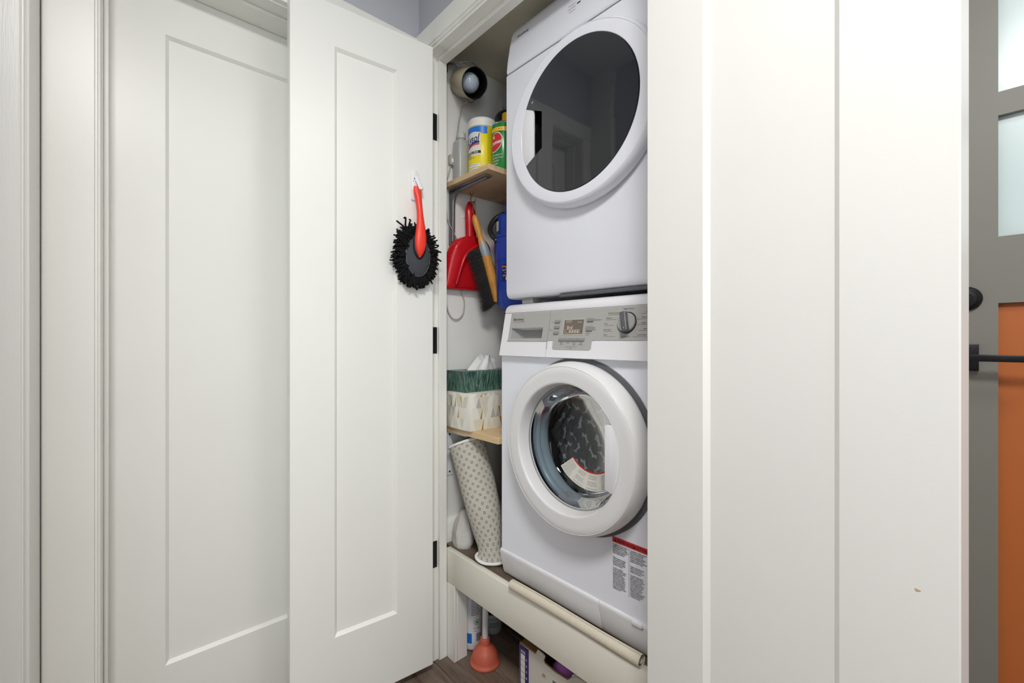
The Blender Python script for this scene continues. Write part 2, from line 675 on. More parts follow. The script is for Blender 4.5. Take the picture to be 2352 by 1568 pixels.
def casing_profile(a_out, a_in, base, face):
    """Flat casing with a bead on its inner edge: (across, proud)."""
    s = 1 if a_in > a_out else -1
    d = face - base
    return [(a_out, base), (a_out, face - 0.002 * (1 if d > 0 else -1)), (a_out + s * 0.002, face), (a_in - s * 0.0125, face),
            (a_in - s * 0.0105, face - 0.35 * d), (a_in - s * 0.0085, face - 0.35 * d), (a_in - s * 0.006, face - 0.12 * d), (a_in - s * 0.003, face - 0.15 * d), (a_in, face - 0.5 * d), (a_in, base)]


mb = MB()
for ao, ai in ((-0.1085, -0.0165), (0.785, 0.717)):
    pr = casing_profile(ao, ai, XA, -1.328)
    mb.prism([(x, yy) for yy, x in pr], 'xy', 0, 2.018)
pr = casing_profile(2.108, 2.018, XA, -1.328)
mb.prism([(p[1], p[0]) for p in pr], 'xz', -0.1085, 0.785)
struct('trim_3', mb, M_paint, 'cream casing with a beaded edge round the left wall doorway', 'door casing', smooth=30)


def door_leaf(mb, mp, M, wd, h, t, u0, u1, z0, z1, bev=0.0083, rec=0.0086, c=0.0015):
    """Moulded one-panel leaf, front at local y=0; the panel goes into mp."""
    def rect(a, b, d, e, y):
        return [(a, y, d), (b, y, d), (b, y, e), (a, y, e)]
    V = rect(c, wd - c, c, h - c, 0) + rect(0, wd, 0, h, c) + rect(0, wd, 0, h, t) + rect(u0, u1, z0, z1, 0) + rect(u0 + bev, u1 - bev, z0 + bev, z1 - bev, rec) + rect(u0 + bev, u1 - bev, z0 + bev, z1 - bev, rec + 0.006)
    F = []
    for a, b in ((0, 4), (4, 8), (0, 12), (12, 16), (16, 20)):
        for i in range(4):
            j = (i + 1) % 4
            F.append((a + i, a + j, b + j, b + i))
    F.append((8, 9, 10, 11))
    mb.poly(V, F, M)
    mp.box(u0 + bev + 0.0001, u1 - bev - 0.0001, rec, t - 0.004, z0 + bev + 0.0001, z1 - bev - 0.0001, 0, 1, M)


def leaf(name, label, M, wd, h, t, u0, u1, z0, z1):
    mb, mp = MB(), MB()
    door_leaf(mb, mp, M, wd, h, t, u0, u1, z0, z1)
    d = tag(obj(name, mb, M_door, None, 20), label, 'door', kind='structure')
    obj('panel', mp, M_door, d, 20)
    return d


# closed door in the left wall
MA = frame((-1.470, -0.0135, 0.008), (0, 1, 0), (-1, 0, 0))
leaf('door_1', 'closed cream door with one tall recessed panel in the left wall', MA, 0.726, 2.004, 0.035, 0.117, 0.609, 0.214, 1.876)

# thicker wall at the left edge of the picture, with the casing of another doorway on its front
struct('wall_near', box(-1.50, -1.19, -0.160, -0.1105, 0, ZC), M_paint, 'cream side of the thicker wall at the left edge of the picture', 'wall')
mb = MB()
mb.prism([(-1.190, -0.1100), (-1.1800, -0.1100), (-1.1770, -0.1112), (-1.1760, -0.1138), (-1.1772, -0.1168), (-1.1815, -0.1182), (-1.1815, -0.1206), (-1.1782, -0.1216), (-1.1770, -0.1235), (-1.1770, -0.1590), (-1.190, -0.1590)], 'xy', 0, 2.12)
struct('trim_4', mb, M_grain, 'cream casing with brushed paint grain at the left edge of the picture', 'door casing', smooth=30)
struct('wall_light_block', box(-1.50, -0.56, -1.75, -0.160, 0, ZC), M_wall, 'unseen grey hall wall on the left, widened to block light', 'wall')  # unseen; brought forward to keep lamp and window light off the left trim
struct('wall_behind', box(-0.56, 1.25, -1.75, -1.70, 0, ZC), M_wall, 'grey hall wall behind the viewpoint', 'wall')
mb = MB()
mb.box(1.15, 1.25, -0.30, 1.75, 0, ZC)
mb.box(1.15, 1.25, -1.70, -1.20, 0, ZC)
mb.box(1.15, 1.25, -1.20, -0.30, 0, 0.75)
mb.box(1.15, 1.25, -1.20, -0.30, 1.75, ZC)
struct('wall_right', mb, M_wall, 'grey hall wall on the right beyond the entry door', 'wall')
mb = MB()
mb.box(1.17, 1.21, -1.20, -1.16, 0.75, 1.75)
mb.box(1.17, 1.21, -0.34, -0.30, 0.75, 1.75)
mb.box(1.17, 1.21, -1.16, -0.34, 0.75, 0.79)
mb.box(1.17, 1.21, -1.16, -0.34, 1.71, 1.75)
wi = struct('fill_window', mb, M_paint, 'added unseen window in the right wall letting in fill daylight', 'window')  # added out of view to bring fill daylight into the hall
obj('pane', box(1.188, 1.192, -1.16, -0.34, 0.79, 1.71), glass_mat('fill_window_glass', '#f4f7f7', 0.0, 0.0), wi, 0)

# closet wall with its opening
XJL, XJR = -1.271, -0.43
mb = MB()
mb.box(XA, XJL - 0.015, YB, 0.845, 0, ZC)
mb.box(XJR + 0.015, -0.16, YB, 0.845, 0, ZC)
mb.box(XJL - 0.015, XJR + 0.015, YB, 0.845, 2.049, ZC)
struct('wall_back', mb, M_wall, 'grey blue wall over the laundry closet opening', 'wall')
mb = MB()
mb.box(XJL - 0.015, XJL, 0.780, 0.845, 0, 2.049)
mb.box(XJR, XJR + 0.015, 0.780, 0.845, 0, 2.049)
mb.box(XJL, XJR, 0.780, 0.845, 2.034, 2.049)
struct('trim_5', mb, M_paint, 'cream jamb lining the laundry closet opening', 'door jamb')
mb = MB()
mb.box(XJL, XJL + 0.012, 0.815, 0.845, 0, 2.034, 0.0015, 1)
mb.box(XJR - 0.012, XJR, 0.815, 0.845, 0, 2.034, 0.0015, 1)
mb.box(XJL + 0.012, XJR - 0.012, 0.815, 0.845, 2.020, 2.034, 0.0015, 1)
struct('trim_6', mb, M_paint, 'cream door stop strip round the laundry closet opening', 'door stop')
mb = MB()
for ao, ai in ((-1.345, -1.278), (-0.35, -0.422)):
    pr = casing_profile(ao, ai, YB, 0.7715)
    mb.prism(pr, 'xy', 0, 2.040)
pr = casing_profile(2.118, 2.040, YB, 0.7715)
mb.prism([(p[1], p[0]) for p in pr], 'yz', -1.345, -0.35)
struct('trim_7', mb, M_paint, 'cream casing round the laundry closet opening', 'door casing', smooth=30)

# inside of the closet
struct('wall_closet_left', box(-1.347, -1.31, 0.845, 1.56, 0, 2.09), M_closet, 'off white left wall inside the laundry closet', 'wall')
struct('wall_closet_back', box(-1.31, -0.16, 1.52, 1.56, 0, 2.09), M_closet, 'off white rear wall of the laundry closet', 'wall')
struct('wall_closet_right', box(-0.385, -0.16, 0.845, 1.56, 0, ZC), M_closet, 'off white right wall of the laundry closet', 'wall')
struct('ceiling_closet', box(-1.347, -0.385, 0.845, 1.56, 2.09, 2.12), M_closetceil, 'low shadowed ceiling inside the laundry closet', 'ceiling')
mb = MB()
mb.prism([(-1.31, 0.366), (-1.31, 0.448), (-1.306, 0.448), (-1.300, 0.440), (-1.298, 0.425), (-1.298, 0.366)], 'xz', 0.8455, 1.5)
struct('baseboard_closet', mb, M_paint, 'short cream baseboard on the closet left wall behind the rolled rug', 'baseboard')

# entry wall and front door
mb = MB()
mb.box(-0.16, -0.150, 1.50, 1.62, 0, ZC)
mb.box(0.845, 1.15, 1.50, 1.62, 0, ZC)
mb.box(-0.150, 0.845, 1.50, 1.62, 2.07, ZC)
struct('wall_entry', mb, M_wall, 'grey wall round the front door', 'wall')
mb = MB()
mb.box(-0.150, -0.1165, 1.50, 1.62, 0, 2.07)
mb.box(0.8115, 0.845, 1.50, 1.62, 0, 2.07)
mb.box(-0.1165, 0.8115, 1.50, 1.62, 2.0365, 2.07)
struct('trim_8', mb, M_doorgrey, 'grey frame of the front door', 'door frame')
YD = 1.50
fd = thing('door_4', 'grey front door with frosted lites and an orange panel beyond the right door leaf', 'door', (0.3475, YD, 0), kind='structure')
xs0, xs1 = 0.0043, 0.690
for a, b in ((-0.1155, xs0), (xs1, 0.8105)):
    obj('stile', box(a, b, YD, YD + 0.045, 0.01, 2.035), M_doorgrey, fd, 0)
for z0, z1 in ((0.01, 0.17), (1.164, 1.316), (1.593, 1.6465), (1.925, 2.035)):
    obj('rail', box(xs0, xs1, YD, YD + 0.045, z0, z1), M_doorgrey, fd, 0)
for z0, z1 in ((1.316, 1.593), (1.6465, 1.925)):
    obj('pane', box(xs0, xs1, YD + 0.016, YD + 0.024, z0, z1), M_frost, fd, 0)
obj('panel', box(xs0, xs1, YD + 0.013, YD + 0.032, 0.17, 1.164), M_orange, fd, 0)
MK = frame((-0.048, YD, 1.177), (1, 0, 0), (0, 0, 1))     # local z faces the hall (-Y)
mb = MB().lathe([(0, 0), (0.0285, 0), (0.0285, 0.004), (0.027, 0.007), (0.022, 0.010), (0.0215, 0.013), (0.019, 0.016), (0.012, 0.017), (0.0115, 0.0155), (0, 0.0155)], MK, 40)
db = obj('deadbolt', mb, M_hinge, fd)
mb = MB().box(-0.0015, 0.0015, -0.005, 0.005, 0.0155, 0.017, 0, 1, MK)
mb.lathe([(0.005, 0.0155), (0.0045, 0.0175), (0.0035, 0.0178), (0.0035, 0.0160)], MK, 20)
obj('keyhole', mb, M_zinc, db)
hd = obj('handle_plate', box(-0.082, -0.026, YD - 0.009, YD, 1.007, 1.070, 0.0015, 2), M_hinge, fd)
mb = MB()
mb.cyl((-0.054, YD - 0.009, 1.0385), (-0.054, YD - 0.050, 1.0385), 0.0105, seg=24)
mb.box(-0.066, 0.070, YD - 0.058, YD - 0.048, 1.0310, 1.0465, 0.002, 2)
obj('lever', mb, M_hinge, hd)

# ================================================================== CLOSET DOOR LEAVES
hx, hy = -1.2237, 0.7680
Adir = Vector((0.0956, 0.9954, 0)).normalized()
Lw = 0.42
ML = frame((hx - Lw * Adir.x, hy - Lw * Adir.y, 0.031), (Adir.x, Adir.y, 0), (-Adir.y, Adir.x, 0))
dl = leaf('door_2', 'narrow cream closet door leaf standing open on the left with black hinges', ML, Lw, 1.995, 0.034, 0.1145, 0.2995, 0.209, 1.876)
th = R(8.5)
MR = frame((-0.4356, 0.735, 0.031), (math.cos(th), -math.sin(th), 0), (math.sin(th), math.cos(th), 0))
dr = leaf('door_3', 'large cream closet door leaf folded open on the right nearest the viewer', MR, 0.4151, 1.995, 0.034, 0.1130, 0.3042, 0.209, 1.876)
for zc in (1.796, 1.078, 0.358):
    h = obj('hinge', box(XJL, XJL + 0.0022, 0.7815, 0.8125, zc - 0.0445, zc + 0.0445, 0.004, 3), M_hinge, dl)
    for dz in (-0.030, -0.002, 0.030):
        yy = 0.797 + (0.006 if dz == -0.002 else -0.004)
        obj('screw', MB().cyl((XJL + 0.0020, yy, zc + dz), (XJL + 0.0030, yy, zc + dz), 0.0036, 0.0030, 12), M_hinge, h)
    h2 = obj('hinge', box(-0.4385, -0.4365, 0.742, 0.766, zc - 0.0445, zc + 0.0445, 0.003, 2), M_hinge, dr)
sp = MB()
pts = []
for k in range(14):
    a = 2 * math.pi * k / 14
    rr = 1 + 0.25 * math.sin(3 * a + 1)
    pts.append((0.380 + 0.0026 * rr * math.cos(a), -0.0004, 0.764 + 0.0013 * rr * math.sin(a)))
sp.poly(pts, [list(range(14))], MR)
obj('stain', sp, plain('tan_stain', '#c9ae86', 0.5), dr, 0)

# ================================================================== PLATFORM
pf = thing('laundry_platform', 'low cream wooden platform carrying the washing machine', 'platform', (-0.85, 1.15, 0))
obj('front_board', box(XJL + 0.001, XJR - 0.001, 0.846, 0.866, 0.254, 0.3665, 0.0015, 2), M_board, pf)
for x0, x1 in ((-1.263, -1.216), (-0.485, -0.438)):
    mb = MB().box(x0, x1, 0.846, 0.858, 0, 0.254, 0.001, 1)
    mb.box(x0, x1, 0.8585, 0.899, 0, 0.254, 0.001, 1)
    obj('leg', mb, M_paint, pf)
for x0, x1 in ((-1.29, -1.245), (-0.47, -0.43)):
    obj('leg', box(x0, x1, 1.42, 1.50, 0, 0.34, 0.001, 1), M_paint, pf)
obj('bearer', box(-1.305, -0.39, 0.868, 1.515, 0.30, 0.345), M_board, pf)
for k in range(5):
    y0 = 0.8665 + k * 0.13
    obj('plank', box(-1.308, -0.388, y0, min(y0 + 0.1285, 1.515), 0.345, 0.366, 0.001, 1), M_floor[(k + 1) % 3], pf)

# ================================================================== WASHING MACHINE
WX, WZ = -0.71, 0.8135
wm = thing('washing_machine', 'white front-load washing machine with round glass door on the low platform', 'washing machine', (WX, 1.15, 0.366))


def arc(cx, cy, r, a0, a1, n):
    return [(cx + r * math.cos(R(a0 + (a1 - a0) * i / n)), cy + r * math.sin(R(a0 + (a1 - a0) * i / n))) for i in range(n + 1)]


def hole_plate(mb, x0, x1, z0, z1, cx, cz, r, y, n=96):
    angs = sorted([2 * math.pi * i / n for i in range(n)] + [math.atan2(zz - cz, xx - cx) % (2 * math.pi) for xx in (x0, x1) for zz in (z0, z1)])
    inn, out = [], []
    for a in angs:
        c, s_ = math.cos(a), math.sin(a)
        ts = []
        if abs(c) > 1e-9:
            ts.append(((x1 if c > 0 else x0) - cx) / c)
        if abs(s_) > 1e-9:
            ts.append(((z1 if s_ > 0 else z0) - cz) / s_)
        t = min(ts)
        inn.append((cx + r * c, y, cz + r * s_))
        out.append((cx + t * c, y, cz + t * s_))
    m = len(angs)
    mb.poly(inn + out, [(i, (i + 1) % m, m + (i + 1) % m, m + i) for i in range(m)])


bl, br = -1.012, -0.408
mb = MB()
path = [(bl + 0.03, 0.8752)] + arc(bl + 0.006, 0.8752 + 0.006, 0.006, 270, 180, 6) + [(bl, 1.45), (br, 1.45)] + arc(br - 0.006, 0.8752 + 0.006, 0.006, 0, -90, 6) + [(br - 0.03, 0.8752)]
rows = [[(x, y_, z) for x, y_ in path] for z in (0.4485, 1.0325)]
mb.grid(rows)
hole_plate(mb, bl + 0.006, br - 0.006, 0.4485, 1.0325, WX, WZ, 0.205, 0.875)
obj('body', mb, M_white, wm, 30)
# kick plate
mb = MB()
mb.prism([(0.8740, 0.4495), (0.8715, 0.4480), (0.8700, 0.4445), (0.8705, 0.438), (0.8830, 0.382), (0.8870, 0.3715), (1.44, 0.3715), (1.44, 0.4495)], 'yz', bl + 0.001, -0.6465, 0.0025, 2)
mb.prism([(0.8740, 0.4495), (0.8715, 0.4480), (0.8700, 0.4445), (0.8705, 0.438), (0.8830, 0.382), (0.8870, 0.3715), (1.44, 0.3715), (1.44, 0.4495)], 'yz', -0.6455, br - 0.001, 0.0025, 2)
kp = obj('kick_plate', mb, M_whitepl, wm)
obj('latch', box(-0.552, -0.527, 0.8660, 0.8725, 0.4385, 0.4470, 0.002, 2), M_whitepl, kp)
obj('latch_recess', box(-0.5535, -0.5255, 0.8685, 0.8715, 0.4365, 0.4392, 0.0005, 1), M_seam, kp)
for x in (-0.97, -0.45):
    for y_ in (0.93, 1.40):
        obj('foot', MB().cyl((x, y_, 0.366), (x, y_, 0.385), 0.022, seg=20), M_greydk, wm)
# leaning control fascia: local x = X, y = up the slope, z = out
S = math.sqrt(1 + 0.2 ** 2)
MF = Matrix(((1, 0, 0, 0), (0, 0.2 / S, -1 / S, 0.868), (0, 1 / S, 0.2 / S, 1.078), (0, 0, 0, 1)))


def fv(z):
    return (z - 1.078) * S


fx0, fx1 = -1.0045, -0.4155
hx0, hx1, hz0, hz1 = -0.9633, -0.834, 1.0835, 1.1135
mb = MB()
body_prof = [(0.892, 1.0335), (0.903, 1.100), (0.912, 1.155), (0.920, 1.1865), (1.44, 1.1865), (1.44, 1.0335)]
mb.prism(body_prof, 'yz', fx0, fx1)
# white face pieces round the drawer-handle pocket
vb, vt = fv(1.0335), fv(1.1585)
mb.box(fx0 + 0.003, hx0, vb, vt, -0.03, 0, 0, 1, MF)
mb.box(hx1, fx1 - 0.003, vb, vt, -0.03, 0, 0, 1, MF)
mb.box(hx0, hx1, vb, fv(hz0), -0.03, 0, 0, 1, MF)
mb.box(hx0, hx1, fv(hz1), vt, -0.03, 0, 0, 1, MF)
# rounded left end and the curved top band
mb.prism([(fx0 + 0.003, 0), (fx0 + 0.001, -0.0012), (fx0, -0.004), (fx0, -0.03), (fx0 + 0.003, -0.03)], 'xz', vb, vt, 0, 1, MF @ Matrix(((1, 0, 0, 0), (0, 1, 0, 0), (0, 0, 1, 0), (0, 0, 0, 1))))
topb = [(0.8840, 1.1592), (0.8865, 1.1690), (0.8905, 1.1770), (0.8980, 1.1830), (0.9100, 1.1865), (0.94, 1.1865), (0.94, 1.1592)]
mb.prism(topb, 'yz', fx0, fx1, 0.003, 2)
fc = obj('control_fascia', mb, M_whitepl, wm, 35)
# grey panel plates
g = MB()
th_ = 0.0016
g.box(-0.971, -0.8129, fv(hz1), fv(1.1575), 0.0002, th_, 0, 1, MF)
g.box(-0.971, -0.8129, fv(1.078), fv(hz0), 0.0002, th_, 0, 1, MF)
g.box(-0.971, hx0, fv(hz0), fv(hz1), 0.0002, th_, 0, 1, MF)
g.box(hx1, -0.8129, fv(hz0), fv(hz1), 0.0002, th_, 0, 1, MF)
dw = obj('detergent_drawer', g, M_grey, wm, 20)
g = MB()
g.box(hx0, hx1, fv(hz0), fv(hz1), -0.0295, -0.027, 0, 1, MF)
g.prism([(hx0, -0.027), (hx0, -0.001), (hx0 + 0.004, -0.004), (hx0 + 0.022, -0.022), (hx0 + 0.03, -0.027)], 'xz', fv(hz0), fv(hz1), 0, 1, MF)
obj('drawer_grip', g, M_greybtn, dw, 20)
g = MB().box(-0.9745, -0.8119, fv(1.0755), fv(1.0785), 0, 0.0022, 0.0006, 1, MF)
obj('drawer_lip', g, M_grey, dw, 20)
g = MB()
gp = [(-0.8119, fv(1.078)), (-0.7925, fv(1.078)), (-0.791, fv(1.0765)), (-0.7905, fv(1.058)), (-0.788, fv(1.0553)), (-0.785, fv(1.0545)), (-0.670, fv(1.0545)), (-0.667, fv(1.0553)), (-0.6645, fv(1.058)), (-0.664, fv(1.0755)), (-0.662, fv(1.0775)), (-0.659, fv(1.0785)), (fx1, fv(1.0785)), (fx1, fv(1.1575)), (-0.8119, fv(1.1575))]
g.prism(gp, 'xy', 0.0002, th_, 0, 1, MF)
gpn = obj('control_panel', g, M_grey, wm, 20)
g = MB().box(-0.7615, -0.6925, fv(1.0915), fv(1.1335), th_, 0.0024, 0.0006, 1, MF)
obj('display_bezel', g, plain('pale_grey_bezel', '#b9b8b2', 0.35), gpn, 20)
g = MB().box(-0.7575, -0.6945, fv(1.0943), fv(1.1306), 0.0024, 0.0028, 0, 1, MF)
dsp = obj('display', g, M_lcd, wm, 0)
g = MB()


def FT(x, z, w_):
    return MF @ Matrix.Translation((x, fv(z), w_))


g.text('End', 0.0125, FT(-0.7470, 1.1072, 0.0030), bold=0.0001)
for k in range(4):
    a = -0.7355 + k * 0.0083
    g.lathe([(0.0013, 0.0030), (0.0030, 0.0030)], FT(a, 1.1010, 0), 14)
g.box(-0.7525, -0.7040, fv(1.0968), fv(1.0975), 0.0029, 0.0031, 0, 1, MF)
g.box(-0.7525, -0.7040, fv(1.1050), fv(1.1056), 0.0029, 0.0031, 0, 1, MF)
for x in (-0.7525, -0.7046):
    g.box(x, x + 0.0007, fv(1.0968), fv(1.1056), 0.0029, 0.0031, 0, 1, MF)
for k in range(4):
    a = -0.7505 + k * 0.0048
    g.box(a, a + 0.0009, fv(1.1225), fv(1.1285), 0.0029, 0.0031, 0, 1, MF)
    g.box(a, a + 0.0040, fv(1.1282), fv(1.1288), 0.0029, 0.0031, 0, 1, MF)
g.text('Warm', 0.0056, FT(-0.7135, 1.1225, 0.0030))
obj('display_text', g, M_lcdtext, dsp, 0)
for x0, x1, z0, z1 in ((-0.7914, -0.7735, 1.1235, 1.1318), (-0.7918, -0.7737, 1.1085, 1.1168), (-0.7922, -0.7740, 1.0935, 1.1018), (-0.6845, -0.6645, 1.1240, 1.1330), (-0.6850, -0.6650, 1.1007, 1.1132)):
    obj('button', MB().box(x0, x1, fv(z0), fv(z1), th_, 0.0052, 0.0018, 3, MF), M_greybtn, wm)
for k in range(4):
    a = -0.7708 + k * 0.0214
    obj('button', MB().box(a, a + 0.0210, fv(1.0757), fv(1.0832), th_, 0.0050, 0.0015, 2, MF), M_greybtn, wm)
# programme knob
KX, KZ = -0.5695, 1.1190
g = MB().lathe([(0.0215, th_), (0.0255, th_), (0.0255, 0.0026), (0.0245, 0.0032), (0.0215, 0.0032)], FT(KX, KZ, 0), 48)
kb = obj('program_knob', g, M_black, wm)
g = MB().lathe([(0, th_), (0.0228, th_), (0.0228, 0.006), (0.0215, 0.008), (0.012, 0.0088), (0, 0.009)], FT(KX, KZ, 0), 48)
obj('knob_disc', g, M_grey, kb)
MG = FT(KX, KZ, 0) @ Matrix.Rotation(R(14), 4, 'Z')
g = MB().prism([(-0.0085, 0.006), (-0.0062, 0.019), (0.0062, 0.019), (0.0085, 0.006)], 'xz', -0.0236, 0.0236, 0.0016, 2, MG)
obj('grip_bar', g, M_greydk, kb)
g = MB()
for x in (-0.0066, 0.0066):
    g.box(x - 0.0009, x + 0.0009, -0.0222, 0.0222, 0.0175, 0.0196, 0.0006, 2, MG)
g.box(-0.0006, 0.0006, -0.019, -0.0145, 0.0188, 0.0194, 0.0002, 1, MG)
obj('grip_trim', g, M_chrome, kb)
# printed legends
g = MB()
progs = [('Permanent Press', -0.605, 1.1415, 'R'), ('Delicates', -0.6125, 1.1300, 'R'), ('Wool', -0.6225, 1.1165, 'R'), ('Hand Wash', -0.6125, 1.1018, 'R'), ('Rinse', -0.6165, 1.0900, 'R')]
xl0 = {0: -0.6235, 1: -0.628, 2: -0.632, 3: -0.632, 4: -0.630}
xl1 = {0: -0.591, 1: -0.598, 2: -0.604, 3: -0.606, 4: -0.598}
for k, (s_, x, z, al) in enumerate(progs):
    g.text(s_, 0.0048, FT(xl0[k], z, th_ + 0.0003), sx=0.92)
    g.box(xl0[k], xl1[k], fv(z - 0.0030), fv(z - 0.0026), th_, th_ + 0.0003, 0, 1, MF)
for k, (s_, x0, z) in enumerate([('Sanitary', -0.5235, 1.1415), ('Baby Care', -0.5315, 1.1290), ('Jogging', -0.5315, 1.1165), ('Jeans', -0.5250, 1.1030), ('Quick Wash', -0.5390, 1.0892)]):
    g.text(s_, 0.0048, FT(x0, z, th_ + 0.0003), sx=0.92)
    g.box(x0 - 0.012, x0 + 0.03, fv(z - 0.0030), fv(z - 0.0026), th_, th_ + 0.0003, 0, 1, MF)
g.text('Regular/Cotton', 0.0048, FT(-0.5685, 1.1500, th_ + 0.0003), 'CENTER', sx=0.92)
g.text('Drain & Spin', 0.0048, FT(-0.5695, 1.0850, th_ + 0.0003), 'CENTER', sx=0.92)
g.text('Temperature', 0.0044, FT(-0.6630, 1.1270, th_ + 0.0003), sx=0.9)
g.text('Start\nPause', 0.0044, FT(-0.6635, 1.1075, th_ + 0.0003), sx=0.9)
g.text('Cancel\n3 sec', 0.0044, FT(-0.6835, 1.0945, th_ + 0.0003), sx=0.9)
g.text('Spin', 0.0040, FT(-0.8000, 1.1258, th_ + 0.0003), sx=0.8)
g.text('Delay h', 0.0040, FT(-0.8080, 1.1045, th_ + 0.0003), sx=0.8)
for k, s_ in enumerate(('Super\nRinse', 'Soak', 'Extra\nRinse', 'Anti\nWrinkle')):
    g.text(s_, 0.0042, FT(-0.7602 + k * 0.0214, 1.0705, th_ + 0.0003), 'CENTER', sx=0.9)
g.text('3 Sec.', 0.0040, FT(-0.7275, 1.0562, th_ + 0.0003), 'CENTER', sx=0.9)
g.box(-0.747, -0.708, fv(1.0612), fv(1.0616), th_, th_ + 0.0003, 0, 1, MF)
obj('panel_lettering', g, M_print, gpn, 0)
g = MB().text('Blomberg', 0.0108, FT(-0.9580, 1.1355, th_ + 0.0003), bold=0.0001, sx=1.0, res=4)
g.box(-0.9575, -0.9095, fv(1.1308), fv(1.1314), th_, th_ + 0.0003, 0, 1, MF)
obj('logo', g, M_printbk, dw, 0)
g = MB().box(-0.8127, -0.8121, fv(1.0335), fv(1.0545), -0.001, 0.0001, 0, 1, MF)
g.box(-0.8127, -0.8121, fv(1.0545), fv(1.158), 0.0005, th_ + 0.0001, 0, 1, MF)
obj('drawer_seam', g, M_seam, fc, 0)
obj('fascia_seam', box(bl + 0.006, br - 0.006, 0.876, 0.89, 1.0315, 1.0345), M_greydk, fc, 0)
# warning label on the body
g = box(-0.609, -0.4300, 0.8741, 0.8748, 0.6045, 0.6172)
lb = obj('warning_label', g, M_red, wm, 0)
MT = frame((0, 0.8739, 0), (1, 0, 0), (0, 0, 1))
g = MB()
for x, s_ in ((-0.5955, 'WARNING'), (-0.5440, 'ATTENTION')):
    g.text(s_, 0.0092, MT @ Matrix.Translation((x, 0.6075, 0)), bold=0.0002)
    g.poly([(x - 0.0085, 0.6073, 0), (x - 0.0015, 0.6073, 0), (x - 0.005, 0.6140, 0)], [(0, 1, 2)], MT)
en = ['To open the door in the middle of a', 'program, press Start/Pause first,', 'then wait until the door lock light', 'goes out before you open the door.', 'After pressing the Start/Pause', 'button, program will start.', '', '', 'While the machine is running,', 'do not pull the door handle.', 'Excessive force may break it.', 'Please wait until the running', 'operation has stopped.', '', 'To add some additional', 'laundry to the machine while it', 'is running, machine should be', 'paused by pressing the', 'Start/Pause button. Machine', 'will unlock the door after a', 'while. Following unlocking of', 'the door, make sure that the', 'water level is below the door.', 'After adding the laundry the', 'door can be closed and the', 'machine can be restarted with', 'Start/Pause button.']
fr_ = ['Le programme ne demarre pas si la', 'porte n\'est pas correctement', 'fermee. Pour ouvrir la porte', 'pendant un programme, appuyez', 'd\'abord sur Marche/Pause. Le', 'programme commence lorsque vous', 'appuyez sur Marche / Pause.', '', '', 'Pendant que la machine est en', 'marche, ne tirez pas sur la', 'poignee de la porte. Une force', 'excessive peut la casser.', '', 'Pour ajouter du linge dans la', 'machine en marche, il faut la', 'mettre en pause avec le bouton', 'Marche/Pause. La machine', 'deverrouille la porte apres un', 'moment. Verifiez alors que le', 'niveau de l\'eau est sous la', 'porte. Apres avoir ajoute le', 'linge, fermez la porte et', 'remettez la machine en marche', 'avec le bouton Marche/Pause.', 'Gardez les enfants loin de', 'la machine en marche.']
for x, lines in ((-0.6070, en), (-0.5605, fr_)):
    for k, s_ in enumerate(lines):
        if s_:
            g.text(s_, 0.0042, MT @ Matrix.Translation((x, 0.5985 - k * 0.00395, 0)), sx=0.68, res=1, bold=0.00012)
g.box(-0.5640, -0.5635, 0.492, 0.602, -0.0001, 0.0001, 0, 1, MT)
obj('label_lettering', g, M_printbk, lb, 0)
# door ring
MW = frame((WX, 0.0, WZ), (1, 0, 0), (0, 0, 1))      # local z points to -Y


def prof(pts):
    return [p[:-1] + (-p[-1],) for p in pts]


g = MB().lathe(prof([(0.196, 0.876), (0.206, 0.872), (0.2115, 0.864), (0.2125, 0.853), (0.2110, 0.838), (0.2075, 0.825), (0.2025, 0.8165), (0.2012, 0.8150), (0.2002, 0.8162), (0.1992, 0.8150), (0.1985, 0.8146), (0.185, 0.8140), (0.1635, 0.8140), (0.1625, 0.8152), (0.1615, 0.8142), (0.1600, 0.8150), (0.1585, 0.8185), (0.1560, 0.8350), (0.1535, 0.8500), (0.1500, 0.8520)]), MW, 96)
wd = obj('door', g, M_ring, wm, 40)
g = MB().lathe(prof([(0.2215, 0.8748), (0.2215, 0.8725), (0.2175, 0.8705), (0.2050, 0.8705)]), MW, 96)
obj('door_surround', g, M_greydk, wm, 40)
g = MB().lathe(prof([(0.1520, 0.8500), (0.1545, 0.8480), (0.1525, 0.8465), (0.1500, 0.8490)]), MW, 96)
obj('rim_trim', g, M_greybtn, wd, 40)
hr = 0.1598
g = MB()
a_t = math.degrees(math.asin((0.8915 - WZ) / hr))
a_b = math.degrees(math.asin((0.7395 - WZ) / hr))
pts = [(-0.588, 0.7445)] + arc(WX, WZ, hr, a_b, a_t, 14) + [(-0.588, 0.8895)]
g.prism(pts, 'xz', 0.8142, 0.846, 0.0012, 2)
obj('door_handle', g, M_whitepl, wd)
bowl = [(0.1520, 0.8500), (0.1490, 0.8590), (0.1440, 0.8760), (0.1390, 0.8930), (0.1330, 0.9060), (0.1240, 0.9140), (0.1080, 0.9200), (0.0880, 0.9270), (0.0650, 0.9340), (0.0420, 0.9385), (0.0200, 0.9405), (0.0, 0.9410)]
g = MB().lathe(prof(bowl), MW, 96)
bw = obj('glass_bowl', g, M_bowl, wd, 60)
g = MB().lathe(prof([(0.150, 0.8660), (0.1560, 0.8665), (0.1575, 0.8700), (0.1530, 0.8730), (0.1545, 0.8760), (0.1575, 0.8790), (0.1550, 0.8830), (0.1490, 0.8860), (0.1500, 0.8890), (0.1535, 0.8920), (0.1490, 0.9000), (0.1450, 0.9080), (0.1470, 0.9160), (0.150, 0.922), (0.170, 0.930), (0.205, 0.940), (0.205, 0.876)]), MW, 96)
obj('door_gasket', g, plain('grey_gasket_rubber', '#98a1a8', 0.32, var=0.1), wm, 50)
